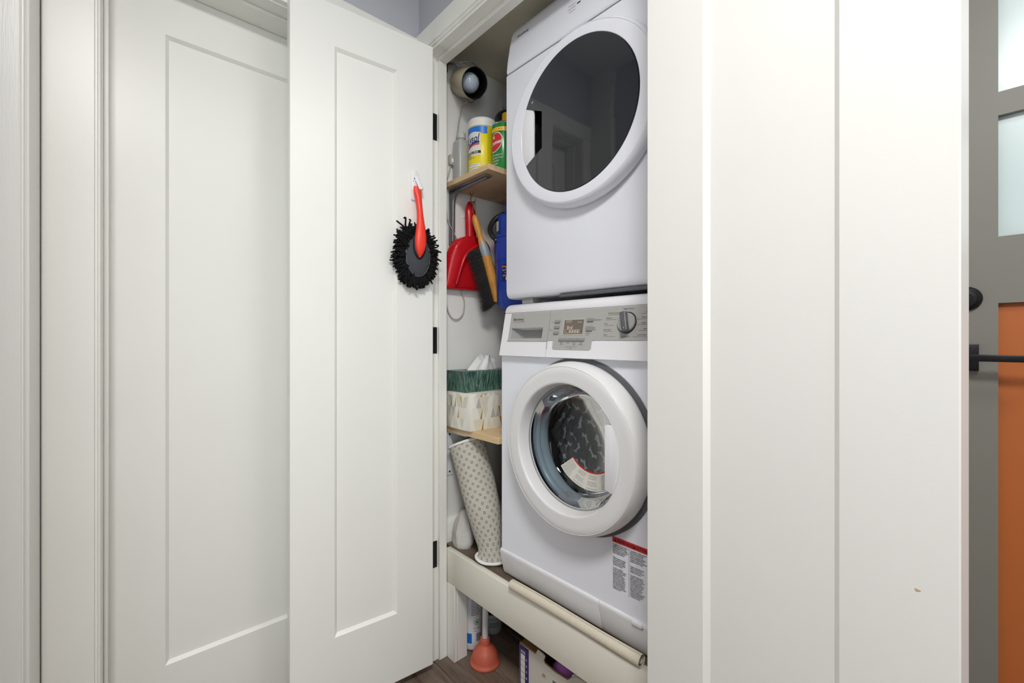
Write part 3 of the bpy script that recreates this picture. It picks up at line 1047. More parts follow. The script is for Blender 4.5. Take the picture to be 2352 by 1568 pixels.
g = MB().lathe(prof([(0.180, 0.940), (0.180, 0.950), (0.235, 0.960), (0.240, 0.975), (0.240, 1.28), (0.225, 1.30), (0.0, 1.31)]), MW, 72)
for k in range(3):
    a = R(30 + 120 * k)
    g.prism([(-0.035, 0.241), (-0.012, 0.195), (0.012, 0.195), (0.035, 0.241)], 'xy', -1.25, -0.99, 0.006, 2, MW @ Matrix.Rotation(a, 4, 'Z'))
obj('drum', g, M_steel, wm, 40)


# sticker on the bowl, following its surface
def bowl_y(r):
    for (r0, y0), (r1, y1) in zip(bowl, bowl[1:]):
        if r1 <= r <= r0:
            t = (r0 - r) / (r0 - r1 + 1e-9)
            return y0 + (y1 - y0) * t
    return 0.94


def bowl_pt(r, a, lift=0.0012):
    return (WX + r * math.cos(a), bowl_y(r) - lift, WZ + r * math.sin(a))


def bowl_patch(mb, r0, r1, a0, a1, lift, na=28, nr=4):
    mb.grid([[bowl_pt(r0 + (r1 - r0) * i / nr, R(a0 + (a1 - a0) * k / na), lift) for k in range(na + 1)] for i in range(nr + 1)])


g = MB()
bowl_patch(g, 0.083, 0.1235, -140, -48, 0.0012)
st = obj('door_label', g, M_paper, wd, 60)
g = MB()
bowl_patch(g, 0.0795, 0.0832, -140, -48, 0.0014, 28, 1)
obj('label_border', g, M_red, st, 60)
g = MB()
for k in range(9):
    rr = 0.0868 + k * 0.0038
    for a0, a1 in ((-138.5, -118), (-116, -96), (-94, -72), (-70, -50)):
        if k in (3, 7) and a0 > -117 and a0 < -90:
            continue
        s_ = rnd.choice(['Do not touch the door glass while washing', 'Ne pas toucher la vitre pendant le lavage', 'Surface may become hot during the program'])
        size = 0.0034

        def fn(x, y_, rr=rr, a0=a0):
            return bowl_pt(rr + 0.0026 - y_, R(a0) + x / rr, 0.0016)
        s_ = s_[:max(4, int(R(a1 - a0) * rr / 0.00165))]
        g.text(s_, size, None, fn=fn, sx=0.85, res=1)
obj('label_lettering', g, M_print, st, 0)

# laundry tumbled in the drum
lt = thing('laundry', 'dark grey laundry printed with white dachshunds behind the washing machine glass', 'laundry', (WX, 1.08, 0.59))
tb = bmesh.new()
bmesh.ops.create_icosphere(tb, subdivisions=6, radius=1.0)
for v in tb.verts:
    d = v.co.copy()
    n1 = noise.noise(d * 1.7 + Vector((3, 1, 7)))
    n2 = 1 - abs(noise.noise(d * 3.1 + Vector((9, 4, 2))))
    n3 = 1 - abs(noise.noise(d * 7.0 + Vector((1, 8, 5))))
    d.y = math.copysign(abs(d.y) ** 0.40, d.y)
    k = 1 + 0.22 * n1 + 0.20 * (n2 - 0.7) + 0.07 * (n3 - 0.7)
    p = Vector((d.x * 0.225 * k, d.y * 0.128 * (1 + 0.5 * (k - 1)), d.z * 0.205 * k))
    p += Vector((WX, 1.105, WZ - 0.020))
    rad = math.hypot(p.x - WX, p.z - WZ)
    if rad > 0.232:
        f = 0.232 / rad
        p.x = WX + (p.x - WX) * f
        p.z = WZ + (p.z - WZ) * f
    rad = math.hypot(p.x - WX, p.z - WZ)
    lim = (bowl_y(rad) + 0.006) if rad < 0.15 else 0.955
    if p.y < lim:
        p.y = lim + (lim - p.y) * 0.05
    v.co = p
bvh = BVHTree.FromBMesh(tb)
g = MB()
g._take(tb)
fb = obj('fabric', g, M_laundry, lt, 180)
dog = [(-1.00, 0.06), (-1.30, 0.34), (-1.50, 0.74), (-1.40, 0.78), (-1.18, 0.46), (-0.86, 0.30), (-0.3, 0.27), (0.40, 0.26), (0.66, 0.50), (0.78, 0.84), (1.06, 0.90), (1.24, 0.74), (1.66, 0.52), (1.66, 0.34), (1.26, 0.34), (1.10, 0.20), (0.98, -0.02), (0.96, -0.34), (1.10, -0.42), (0.76, -0.43), (0.66, -0.14), (0.2, -0.16), (-0.56, -0.14), (-0.70, -0.36), (-0.60, -0.44), (-0.94, -0.43), (-1.00, -0.14)]
g = MB()
rd = random.Random(5)
cells = [(-0.190 + 0.044 * i + (0.022 if j % 2 else 0), -0.165 + 0.040 * j) for i in range(9) for j in range(9)]
for cx_, cz_ in cells:
    a = rd.choice([1.1, 0.7, 2.2, 3.9, 5.3]) + rd.uniform(-0.3, 0.3)
    sc = 0.0122
    flip = rd.choice((-1, 1))
    ox, oz = WX + cx_ + rd.uniform(-.006, .006), WZ + cz_ + rd.uniform(-.006, .006)
    if math.hypot(cx_, cz_) > 0.185:
        continue
    tb = bmesh.new()
    vs = []
    for (px, py) in dog:
        px *= flip
        q = Vector((ox + sc * (px * math.cos(a) - py * math.sin(a)), 0.90, oz + sc * (px * math.sin(a) + py * math.cos(a))))
        vs.append(tb.verts.new(q))
    f = tb.faces.new(vs)
    bmesh.ops.triangulate(tb, faces=[f])
    bmesh.ops.subdivide_edges(tb, edges=tb.edges, cuts=1)
    ok = True
    for v in tb.verts:
        hit = bvh.ray_cast(v.co - Vector((0, 0.02, 0)), Vector((0, 1, 0)))
        if hit[0] is None:
            ok = False
            break
        v.co = hit[0] + Vector((0, -0.0016, 0))
    if ok:
        g._take(tb)
    else:
        tb.free()
obj('dachshund_print', g, M_dogs, lt, 60)

# ================================================================== DRYER
DX, DZ, DY = -0.713, 1.6435, 0.857
dy = thing('tumble_dryer', 'white tumble dryer with dark smoked glass door stacked on the washing machine', 'dryer', (WX, 1.16, 1.1865))
mb = MB().prism([(0.892, 1.228), (0.8945, 1.214), (0.901, 1.206), (0.914, 1.204), (1.45, 1.204), (1.45, 1.8865), (0.892, 1.8865)], 'yz', bl + 0.003, br - 0.003, 0.012, 3)
obj('body', mb, M_white, dy, 40)
mb = MB().prism([(0.8905, 1.8885), (0.8960, 1.930), (0.9045, 1.978), (0.9135, 2.016), (0.9220, 2.034), (0.9360, 2.046), (0.9560, 2.050), (1.45, 2.050), (1.45, 1.8885)], 'yz', bl + 0.001, br - 0.001, 0.010, 3)
dfc = obj('control_fascia', mb, M_white, dy, 40)
obj('fascia_seam', box(bl + 0.010, br - 0.010, 0.896, 1.44, 1.8855, 1.8895), M_greydk, dfc, 0)
# lettering on the sloped fascia
S2 = math.hypot(0.0135, 0.086)
MD = frame((0, 0.8960, 1.930), (1, 0, 0), (0, 0.0085, 0.048))
MD2 = frame((0, 0.9045, 1.978), (1, 0, 0), (0, 0.0090, 0.038))
g = MB().text('Blomberg', 0.0120, MD2 @ Matrix.Translation((-0.9740, 0.0150, 0.0006)), bold=0.0001, res=4)
obj('logo', g, M_print, dfc, 0)
g = MB()
for k, s_ in enumerate(('Wrinkle guard', 'Filter cleaning', 'Water tank')):
    g.text(s_, 0.0048, MD @ Matrix.Translation((-0.7420, 0.0365 - k * 0.010, 0.0006)), 'RIGHT', sx=0.9)
g.box(-0.7370, -0.7260, 0.0290, 0.0325, 0, 0.0010, 0, 1, MD)
obj('panel_lettering', g, M_print, dfc, 0)
for x in (-0.935, -0.485):
    for y_ in (0.93, 1.38):
        obj('foot', box(x - 0.022, x + 0.022, y_ - 0.02, y_ + 0.02, 1.1865, 1.206, 0.002, 1), M_greybtn, dy)
g = MB().box(-0.80, br - 0.03, 0.900, 0.915, 1.1955, 1.2045, 0.002, 1)
obj('stacking_rail', g, M_greydk, dy)
# door ring, wider than tall
MDr = frame((DX, 0.0, DZ), (1, 0, 0), (0, 0, 1))
g = MB().lathe(prof([(0.226, 0.212, 0.8915), (0.2375, 0.2225, 0.886), (0.2385, 0.2235, 0.876), (0.2360, 0.2210, 0.866), (0.2310, 0.2150, 0.8585), (0.2292, 0.2130, 0.8575), (0.2282, 0.2121, 0.8590), (0.2272, 0.2112, 0.8572), (0.2150, 0.2030, 0.8562), (0.1890, 0.1876, 0.8562), (0.1872, 0.1862, 0.8580), (0.1840, 0.1830, 0.8700)]), MDr, 128)
dd = obj('door', g, M_white, dy, 40)
gr = 0.1856
ang_t, ang_b = math.asin((1.7215 - DZ) / gr), math.asin((1.5645 - DZ) / gr)
out = []
n = 110
a0, a1 = math.pi - ang_t, -math.pi - ang_b       # clockwise from upper left to lower left
for i in range(n + 1):
    a = a0 + (a1 - a0) * i / n
    out.append((DX + gr * math.cos(a), DZ + gr * math.sin(a)))
out += [(-0.8640, 1.5655), (-0.8520, 1.5660), (-0.8400, 1.5662), (-0.8300, 1.5675), (-0.8220, 1.5725), (-0.8185, 1.5800), (-0.8180, 1.6000), (-0.8180, 1.64), (-0.8180, 1.6900), (-0.8185, 1.7080), (-0.8220, 1.7150), (-0.8300, 1.7165), (-0.8420, 1.7150), (-0.8520, 1.7140), (-0.8640, 1.7170)]
rows = []
for sc in (1.0, 0.985, 0.8, 0.6, 0.4, 0.2):
    rr_ = []
    for x, z in out:
        px, pz = DX + (x - DX) * sc, DZ + (z - DZ) * sc
        d2 = math.hypot(px - DX, pz - DZ) / gr
        rr_.append((px, 0.8548 - 0.0045 * (1 - d2 * d2), pz))
    rows.append(rr_)
g = MB().grid(rows, closed_u=True)
g.poly(rows[-1], [list(range(len(out)))])
g.grid([rows[0], [(x, 0.8655, z) for x, y_, z in rows[0]]], closed_u=True)
bmesh.ops.remove_doubles(g.bm, verts=g.bm.verts, dist=1e-6)
dg = obj('door_glass', g, M_smoke, dd, 25)
g = MB()
pts = [(-0.8520, 1.5660)] + [(DX + gr * math.cos(a), DZ + gr * math.sin(a)) for a in [math.pi - ang_b - (ang_t - ang_b) * i / 14 for i in range(15)]] + [(-0.8520, 1.7145)]
g.prism(pts, 'xz', 0.8545, 0.8605, 0.0010, 2)
obj('door_handle', g, M_whitepl, dd)
g = MB()
g.box(-0.893, -0.816, 0.8855, 0.888, 1.562, 1.7205)
g.lathe([(0.075, 0.012), (0.074, 0.000), (0.068, -0.0105)], frame((-0.812, 0.8745, 1.640), (1, 0, 0), (0, 0, 1)), 24, R(140), R(220))
g.box(-0.8185, -0.8160, 0.8575, 0.8855, 1.5665, 1.7165)
g.box(-0.893, -0.816, 0.8610, 0.8855, 1.7165, 1.7205)
g.box(-0.893, -0.816, 0.8610, 0.8855, 1.562, 1.5660)
obj('grip_pocket', g, M_black, dd, 40)
g = MB().lathe([(0, 0.0012), (0.0022, 0.0012), (0.0036, 0.0004), (0.0036, 0)], frame((-0.8555, 0.8545, 1.7315), (1, 0, 0), (0, 0, 1)), 20)
obj('screw', g, M_chrome, dd)

# ================================================================== UPPER SHELF AND WHAT IS ON IT
us = thing('wall_shelf', 'short raw pine shelf on a steel bracket holding cleaning products', 'shelf', (-1.187, 1.10, 1.613))
obj('shelf_board', box(-1.309, -1.0635, 0.868, 1.32, 1.613, 1.631, 0.001, 1), M_pine, us)
mb = MB()
mb.box(-1.309, -1.305, 0.885, 0.912, 1.415, 1.612, 0.001, 1)
mb.box(-1.306, -1.100, 0.884, 0.913, 1.607, 1.6125, 0.002, 2)
mb.tube([(-1.3025, 0.8985, 1.43), (-1.300, 0.8985, 1.57), (-1.294, 0.8985, 1.594), (-1.272, 0.8985, 1.602), (-1.108, 0.8985, 1.606)], [0.004, 0.008, 0.010, 0.008, 0.004], 10)
obj('bracket', mb, M_zinc, us)
for z in (1.55, 1.47):
    obj('screw', MB().cyl((-1.305, 0.906, z), (-1.3025, 0.906, z), 0.0035, 0.003, 10), M_chrome, us)

# canister of wipes
CW = Vector((-1.200, 0.952, 1.631))
cw_r = 0.0490
cn = thing('wipes_canister', 'tall yellow and white wipes canister with white lid on the upper shelf', 'canister', CW)
g = MB().lathe([(0, 0), (cw_r - 0.003, 0), (cw_r - 0.0005, 0.003), (cw_r - 0.0005, 0.170), (cw_r - 0.002, 0.172), (0, 0.172)], Matrix.Translation(CW), 64)
obj('tub', g, M_yellow, cn)
g = MB().lathe([(cw_r - 0.003, 0.1715), (cw_r + 0.0008, 0.172), (cw_r + 0.0010, 0.182), (cw_r + 0.0002, 0.184), (cw_r + 0.0010, 0.186), (cw_r + 0.0006, 0.197), (cw_r - 0.003, 0.2015), (cw_r - 0.010, 0.203), (0, 0.203)], Matrix.Translation(CW), 64)
obj('lid', g, M_clear if False else plain('lid_plastic', '#e4e3de', 0.35), cn)


def wrapper(c, r, face):
    """Maps (u metres round the can, v metres up) onto its side; u=0 looks along azimuth face."""
    def f(u, v, lift=0.0004):
        a = face + u / r
        return (c.x + (r + lift) * math.cos(a), c.y + (r + lift) * math.sin(a), c.z + v)
    return f


def can_patch(mb, fn, u0, u1, v0, v1, lift, n=16):
    if callable(v1) or callable(v0):
        f1 = v1 if callable(v1) else (lambda t: v1)
        f0 = v0 if callable(v0) else (lambda t: v0)
        mb.grid([[fn(u0 + (u1 - u0) * k / n, f0(k / n), lift) for k in range(n + 1)], [fn(u0 + (u1 - u0) * k / n, f1(k / n), lift) for k in range(n + 1)]])
    else:
        mb.grid([[fn(u0 + (u1 - u0) * k / n, v0, lift) for k in range(n + 1)], [fn(u0 + (u1 - u0) * k / n, v1, lift) for k in range(n + 1)]])


face = math.atan2(-CW.y, -CW.x)
fw = wrapper(CW, cw_r, face)
g = MB()
can_patch(g, fw, -0.085, -0.006, 0.071, 0.166, 0.0002)
wl = obj('white_label', g, M_paper, cn, 60)
g = MB()
can_patch(g, fw, -0.085, 0.017, lambda t: 0.145 + 0.012 * math.sin(math.pi * min(1, t * 1.15)) - 0.010 * (1 - t), 0.1690, 0.0004)
obj('blue_band', g, M_azure, cn, 60)
g = MB()
can_patch(g, fw, 0.017, 0.055, 0.004, 0.1690, 0.0003)
obj('side_panel', g, M_yellow2, cn, 60)
g = MB()
g.text('Lysol', 0.036, None, shear=0.25, bold=0.0006, sx=0.72, fn=lambda x, y_: fw(x - 0.066, y_ + 0.113 + x * 0.10, 0.0008))
g2 = MB()
can_patch(g2, fw, -0.066, -0.010, lambda t: 0.094 + 0.012 * math.sin(t * 1.7), lambda t: 0.0985 + 0.013 * math.sin(t * 1.7), 0.0007)
obj('logo_lettering', g, M_navy, cn, 0)
obj('swoosh_red', g2, plain('rose_red_ink', '#d2465a', 0.4), cn, 60)
g2 = MB()
can_patch(g2, fw, -0.058, -0.010, lambda t: 0.1000 + 0.0125 * math.sin(t * 1.7), lambda t: 0.1065 + 0.0125 * math.sin(t * 1.7), 0.0007)
obj('swoosh_blue', g2, M_navy, cn, 60)
g = MB()
can_patch(g, fw, -0.072, -0.005, 0.0775, 0.0865, 0.0006)
obj('name_bar', g, M_printbk, cn, 60)
g = MB()
g.text('DISINFECTING', 0.0092, None, bold=0.0002, sx=0.92, fn=lambda x, y_: fw(x - 0.069, y_ + 0.0790, 0.0010))
for k in range(2):
    can_patch(g, fw, -0.055, -0.006, 0.016 + k * 0.016, 0.0285 + k * 0.016, 0.0006)
obj('white_lettering', g, M_paper, cn, 0)
g = MB()
g.text('WIPES', 0.0072, None, fn=lambda x, y_: fw(x - 0.062, y_ + 0.0690, 0.0010))
g.text('LINGETTES', 0.0062, None, fn=lambda x, y_: fw(x - 0.058, y_ + 0.0615, 0.0010))
for k in range(2):
    g.text('\u2713 kills 99.9% of germs', 0.0044, None, sx=0.9, fn=lambda x, y_, k=k: fw(x - 0.053, y_ + 0.0225 + 0.016 * k, 0.0010), res=1)
for k in range(18):
    can_patch(g, fw, 0.0205, 0.030 + 0.008 * rnd.random(), 0.012 + k * 0.0085, 0.0126 + k * 0.0085, 0.0006, 4)
obj('dark_lettering', g, M_print, cn, 0)

# green cleanser can
CC = Vector((-1.1065, 0.9665, 1.631))
cc_r = 0.0365
can = thing('cleanser_can', 'green cleanser can with red round emblem beside the wipes canister', 'can', CC)
g = MB().lathe([(0, 0), (cc_r, 0), (cc_r + 0.0006, 0.002), (cc_r - 0.0004, 0.004), (cc_r - 0.0004, 0.158), (cc_r + 0.0006, 0.160), (cc_r - 0.001, 0.162), (cc_r - 0.002, 0.159), (0, 0.159)], Matrix.Translation(CC), 64)
obj('can_body', g, M_green, can)
g = MB().lathe([(cc_r - 0.0003, 0.158), (cc_r + 0.0009, 0.1600), (cc_r - 0.0008, 0.1624), (cc_r - 0.0022, 0.160)], Matrix.Translation(CC), 64)
obj('rim', g, M_chrome, can)
fc_ = wrapper(CC, cc_r, math.atan2(-CC.y, -CC.x))
g = MB()
can_patch(g, fc_, -0.055, 0.055, 0.131, 0.1440, 0.0004, 32)
obj('yellow_band', g, plain('yolk_yellow_label', '#f2c81e', 0.35), can, 60)
g = MB().text('KILLS 99.9% OF GERMS', 0.0075, None, 'CENTER', fn=lambda x, y_: fc_(x, y_ + 0.1350, 0.0008))
obj('band_lettering', g, M_red, can, 0)


def disc(mb, fn, u, v, ru, rv, lift, n=32, tilt=0.0):
    rows_ = [[fn(u + ru * s_ * math.cos(2 * math.pi * k / n) , v + rv * s_ * math.sin(2 * math.pi * k / n) + tilt * ru * s_ * math.cos(2 * math.pi * k / n), lift) for k in range(n)] for s_ in (1.0, 0.6, 0.2)]
    mb.grid(rows_, closed_u=True)
    mb.poly(rows_[-1], [list(range(n))])


g = MB()
disc(g, fc_, -0.0290, 0.096, 0.0270, 0.0315, 0.0006, tilt=0.25)
obj('emblem_border', g, M_paper, can, 60)
g = MB()
disc(g, fc_, -0.0290, 0.096, 0.0245, 0.0290, 0.0009, tilt=0.25)
obj('emblem', g, M_red, can, 60)
g = MB()
g.text('Comet', 0.0185, None, 'CENTER', shear=0.15, bold=0.0005, sx=0.95, fn=lambda x, y_: fc_(x - 0.0295, y_ + 0.0885 + x * 0.14, 0.0013))
st_ = []
for k in range(10):
    rr_ = 0.0085 if k % 2 == 0 else 0.0022
    a = R(90 + 36 * k)
    st_.append(fc_(-0.0345 + rr_ * math.cos(a), 0.1120 + rr_ * math.sin(a), 0.0013))
g.poly(st_, [list(range(10))])
for k, s_ in enumerate(('WITH BLEACH', 'DISINFECTANT', 'CLEANSER', 'POWDER')):
    g.text(s_, 0.0070, None, sx=0.95, fn=lambda x, y_, k=k: fc_(x - 0.045, y_ + 0.0510 - 0.0095 * k, 0.0008))
obj('can_lettering', g, M_paper, can, 0)

# cloudy bottle at the left end of the shelf
B = Vector((-1.2765, 0.918, 1.631))
bt = thing('clear_bottle', 'narrow cloudy clear plastic bottle left of the wipes canister', 'bottle', B)
obj('bottle_body', box(B.x - 0.0235, B.x + 0.0235, B.y - 0.0235, B.y + 0.0235, B.z, B.z + 0.152, 0.008, 3), M_clear, bt)
mb = MB().lathe([(0.0180, 0.1515), (0.0165, 0.156), (0.0125, 0.159), (0.0125, 0.166), (0, 0.166)], Matrix.Translation(B), 28)
obj('neck', mb, M_clear, bt)
mb = MB().lathe([(0.0140, 0.160), (0.0150, 0.161), (0.0150, 0.179), (0.0135, 0.181), (0, 0.181)], Matrix.Translation(B), 28)
obj('cap', mb, plain('cloudy_cap', '#c6c8c4', 0.4), bt)
# amber bottle with yellow cap
B = Vector((-1.186, 1.052, 1.631))
bt = thing('amber_bottle', 'dark amber bottle with yellow cap behind the green cleanser can', 'bottle', B)
obj('bottle_body', MB().lathe([(0, 0), (0.026, 0), (0.028, 0.003), (0.028, 0.178), (0.025, 0.196), (0.0145, 0.212), (0.0130, 0.228), (0, 0.228)], Matrix.Translation(B), 36), M_brown, bt)
g = MB().lathe([(0.0150, 0.224), (0.0165, 0.226), (0.0165, 0.260), (0.0145, 0.2625), (0, 0.2625)], Matrix.Translation(B), 36)
obj('cap', g, M_yelcap, bt)
# black lidded jar behind
B = Vector((-1.247, 1.125, 1.631))
jr = thing('black_jar', 'wide dark jar with black domed lid at the back of the upper shelf', 'jar', B)
obj('jar_body', MB().lathe([(0, 0), (0.053, 0), (0.055, 0.004), (0.055, 0.268), (0.051, 0.274), (0, 0.274)], Matrix.Translation(B), 48), plain('taupe_plastic', '#7d7466', 0.5), jr)
obj('lid', MB().lathe([(0.055, 0.266), (0.0590, 0.268), (0.0590, 0.292), (0.052, 0.303), (0.032, 0.309), (0, 0.312)], Matrix.Translation(B), 48), M_black, jr)
# wall plate
g = box(-1.310, -1.304, 1.128, 1.198, 1.955, 2.030, 0.002, 2)
wp = tag(obj('wall_plate', g, M_whitepl), 'small white cover plate on the closet wall beside the dryer', 'wall plate')
obj('cover_screw', MB().cyl((-1.304, 1.140, 1.992), (-1.303, 1.140, 1.992), 0.003, seg=10), M_greybtn, wp)

# clamp lamp
lp = thing('clamp_lamp', 'beige cylinder clamp lamp with black inside and frosted bulb at the closet top', 'lamp', (-1.225, 0.915, 1.96))
Lc = Vector((-1.190, 0.9105, 1.950))
ax = Vector((0.90, -0.10, -0.47)).normalized()
Ml = Matrix.Translation(Lc) @ ax.to_track_quat('Z', 'Y').to_matrix().to_4x4()
g = MB().lathe([(0, -0.108), (0.034, -0.108), (0.0435, -0.103), (0.0468, -0.094), (0.0485, -0.004), (0.0480, 0.0)], Ml, 48)
obj('lamp_shade', g, M_beige, lp)
g = MB().lathe([(0.0480, 0.0002), (0.0490, 0.0015), (0.0485, 0.0030), (0.0462, 0.0010), (0.0445, -0.060), (0.0430, -0.080), (0, -0.084)], Ml, 48)
obj('shade_lining', g, M_black, lp)
g = MB().ball((0, 0, -0.038), (0.0335, 0.0335, 0.0335), 32, 18, Ml)
g.lathe([(0.012, -0.083), (0.013, -0.070), (0.020, -0.064)], Ml, 24)
obj('bulb', g, M_bulb, lp)
lu = (Vector((0, 0, 1)) - ax * ax.z).normalized()
lv = ax.cross(lu)
hc = Lc - ax * 0.050
gd = [hc + lu * (0.062 * math.cos(R(a))) + lv * (0.066 * math.sin(R(a))) - ax * (0.020 * abs(math.sin(R(a)))) for a in range(-155, 46, 8)]
g = MB().tube([gd[0] * 0.25 + (hc - lu * 0.046) * 0.75] + gd + [gd[-1] * 0.25 + (hc + lv * 0.034 + lu * 0.034) * 0.75], 0.0016, 8)
obj('hanger_wire', g, M_zinc, lp)
g = MB()
g.box(-1.3095, -1.290, 0.852, 0.872, 2.018, 2.062, 0.003, 2)
g.cyl((-1.292, 0.862, 2.045), (-1.262, 0.876, 2.034), 0.0045, seg=14)
g.cyl((-1.264, 0.874, 2.036), (-1.256, 0.888, 2.018), 0.0045, seg=14)
obj('clamp', g, M_zinc, lp)
up = [tuple(Lc - ax * 0.075 + Vector((0.004, 0.01, -0.050))), (-1.283, 0.943, 1.932), (-1.298, 0.936, 1.921), (-1.302, 0.926, 1.873), (-1.303, 0.918, 1.818), (-1.303, 0.907, 1.762), (-1.303, 0.897, 1.733)]
obj('cord', MB().tube(bez(up, 6), 0.0024, 8), M_cord, lp)
sw = obj('cord_switch', box(-1.3085, -1.294, 0.882, 0.902, 1.699, 1.736, 0.004, 2), M_cord, lp)
obj('switch_wheel', box(-1.2945, -1.2925, 0.888, 0.896, 1.708, 1.722, 0.0008, 1), M_whitepl, sw)
lo_ = [(-1.303, 0.890, 1.699), (-1.303, 0.884, 1.675), (-1.305, 0.874, 1.640), (-1.306, 0.866, 1.615), (-1.306, 0.8655, 1.585), (-1.304, 0.874, 1.53), (-1.302, 0.879, 1.498), (-1.302, 0.921, 1.43), (-1.302, 0.926, 1.35), (-1.303, 0.930, 1.29), (-1.303, 0.936, 1.254), (-1.303, 0.947, 1.233), (-1.303, 0.950, 1.205), (-1.303, 0.942, 1.172), (-1.303, 0.918, 1.153), (-1.303, 0.894, 1.159), (-1.303, 0.876, 1.19), (-1.303, 0.868, 1.23)]
obj('cord', MB().tube(bez(lo_, 6), 0.0021, 8), M_cord, lp)

# ================================================================== HANGING THINGS
ck = tag(obj('cup_hook', MB().lathe([(0.0025, 0.0), (0.0085, 0.0005), (0.0080, 0.0022), (0.0030, 0.0040), (0.0022, 0.006)], frame((-1.282, 0.9675, 1.613), (1, 0, 0), (0, -1, 0)), 20).tube(bez([(-1.282, 0.9675, 1.611), (-1.282, 0.9675, 1.600), (-1.279, 0.9610, 1.590), (-1.277, 0.9625, 1.581), (-1.275, 0.9700, 1.5775), (-1.273, 0.9765, 1.583), (-1.272, 0.9780, 1.592)], 6), 0.0014, 8), M_brass), 'small brass cup hook under the upper shelf', 'hook')

# dustpan hanging flat on the wall (its underside faces out)
dp = thing('dustpan', 'red plastic dustpan hanging from the brass hook under the upper shelf', 'dustpan', (-1.28, 0.965, 1.42))
U = [(0.962, 1.453), (0.930, 1.449), (0.903, 1.435), (0.882, 1.410), (0.868, 1.375), (0.860, 1.320), (0.856, 1.266), (0.858, 1.258), (1.062, 1.262), (1.066, 1.272), (1.064, 1.330), (1.056, 1.385), (1.044, 1.420), (1.020, 1.443), (0.990, 1.452)]


def depth(y_, z):
    t = max(0.0, min(1.0, (z - 1.262) / 0.19))
    side = max(0.0, min(1.0, min(y_ - 0.858, 1.064 - y_) / 0.03))
    return -1.296 + 0.010 + 0.030 * math.sqrt(t) * (0.35 + 0.65 * side)


cy_, cz_ = 0.962, 1.345
rows = []
for sc in (1.0, 0.985, 0.93, 0.84, 0.65, 0.4, 0.15):
    row = []
    for k in range(len(U) * 4):
        a, b = U[k // 4], U[(k // 4 + 1) % len(U)]
        t = (k % 4) / 4
        y_, z = a[0] + (b[0] - a[0]) * t, a[1] + (b[1] - a[1]) * t
        y2, z2 = cy_ + (y_ - cy_) * sc, cz_ + (z - cz_) * sc
        d = depth(y2, z2) if sc < 0.99 else -1.300
        if sc > 0.97 and sc < 0.99:
            d = depth(y2, z2) - 0.004
        row.append((d, y2, z2))
    rows.append(row)
g = MB().grid(rows, closed_u=True)
g.poly(rows[-1], [list(range(len(rows[-1])))])
pan = obj('pan', g, M_redpl, dp, 60)
hp = bez([(-1.280, 0.962, 1.440), (-1.276, 0.960, 1.47), (-1.274, 0.957, 1.51), (-1.276, 0.956, 1.55), (-1.281, 0.958, 1.578)], 6)
hr_ = [0.0225 - 0.005 * abs(0.35 - i / (len(hp) - 1)) - (0.012 * max(0, (i / (len(hp) - 1) - 0.70) / 0.30)) for i in range(len(hp))]
hr_[0] = 0.026
obj('handle', MB().tube(hp, hr_, 16, flat=(1.0, 0.72)), M_redpl, dp, 60)
g = MB().tube(bez([(-1.252, 1.000, 1.425), (-1.249, 0.955, 1.408), (-1.250, 0.918, 1.375), (-1.254, 0.898, 1.325), (-1.266, 0.889, 1.275)], 8), [0.0075 * (1 - 0.012 * i) for i in range(33)], 8)
obj('rib', g, M_redpl, pan, 60)
g = MB().tube([(-1.283, 0.862, 1.262), (-1.281, 0.96, 1.262), (-1.283, 1.06, 1.264)], 0.0022, 8)
obj('lip', g, M_redpl, pan, 60)

# bench brush in front of it
bb = thing('hand_brush', 'wooden hand brush with black bristles hanging beside the red dustpan', 'brush', (-1.215, 0.98, 1.36))
bp = bez([(-1.228, 0.9380, 1.516), (-1.222, 0.9450, 1.480), (-1.217, 0.9560, 1.440), (-1.214, 0.9690, 1.405), (-1.212, 0.9850, 1.360), (-1.210, 1.0080, 1.290), (-1.209, 1.0270, 1.232), (-1.209, 1.0315, 1.216)], 6)
N_ = len(bp) - 1
rs = []
for i in range(N_ + 1):
    t = i / N_
    rs.append(0.0105 + 0.0024 * math.sin(min(1, t / 0.28) * math.pi) if t < 0.28 else 0.0105 + 0.0080 * min(1, (t - 0.28) / 0.16))
rs[0], rs[1] = 0.0060, 0.0090
rs[-1], rs[-2], rs[-3] = 0.0115, 0.0162, 0.0180
g = MB().tube(bp, rs, 18, flat=(0.92, 0.92))
obj('handle', g, M_brushwood, bb, 70)
g = MB()
rb = random.Random(3)
bdir0 = Vector((-0.42, -0.78, -0.46)).normalized()
for i in range(1500):
    t = 0.42 + 0.565 * rb.random()
    k = t * N_
    p = bp[int(k)].lerp(bp[min(N_, int(k) + 1)], k - int(k))
    off = rb.uniform(-1, 1)
    p = p + Vector((-0.008 + off * 0.007, -0.010 + off * 0.003, -0.004))
    d = (bdir0 + Vector((rb.gauss(0, 0.10), rb.gauss(0, 0.10), rb.gauss(0, 0.10) - 0.45 * (t - 0.45)))).normalized()
    L = 0.050 + 0.012 * rb.random() - 0.008 * abs(off)
    q = p + d * L
    if q.x < -1.290:
        q.x = -1.290
    x = d.cross(Vector((0, 0, 1))).normalized() * 0.0009
    y2 = d.cross(x).normalized() * 0.0009
    g.poly([p + x, p - x * 0.5 + y2, p - x * 0.5 - y2, q], [(0, 1, 3), (1, 2, 3), (2, 0, 3)])
br_o = obj('bristles', g, M_brist, bb, 0)
br_o['kind'] = 'stuff'
g = MB()
ip = int(0.47 * N_)
rows = []
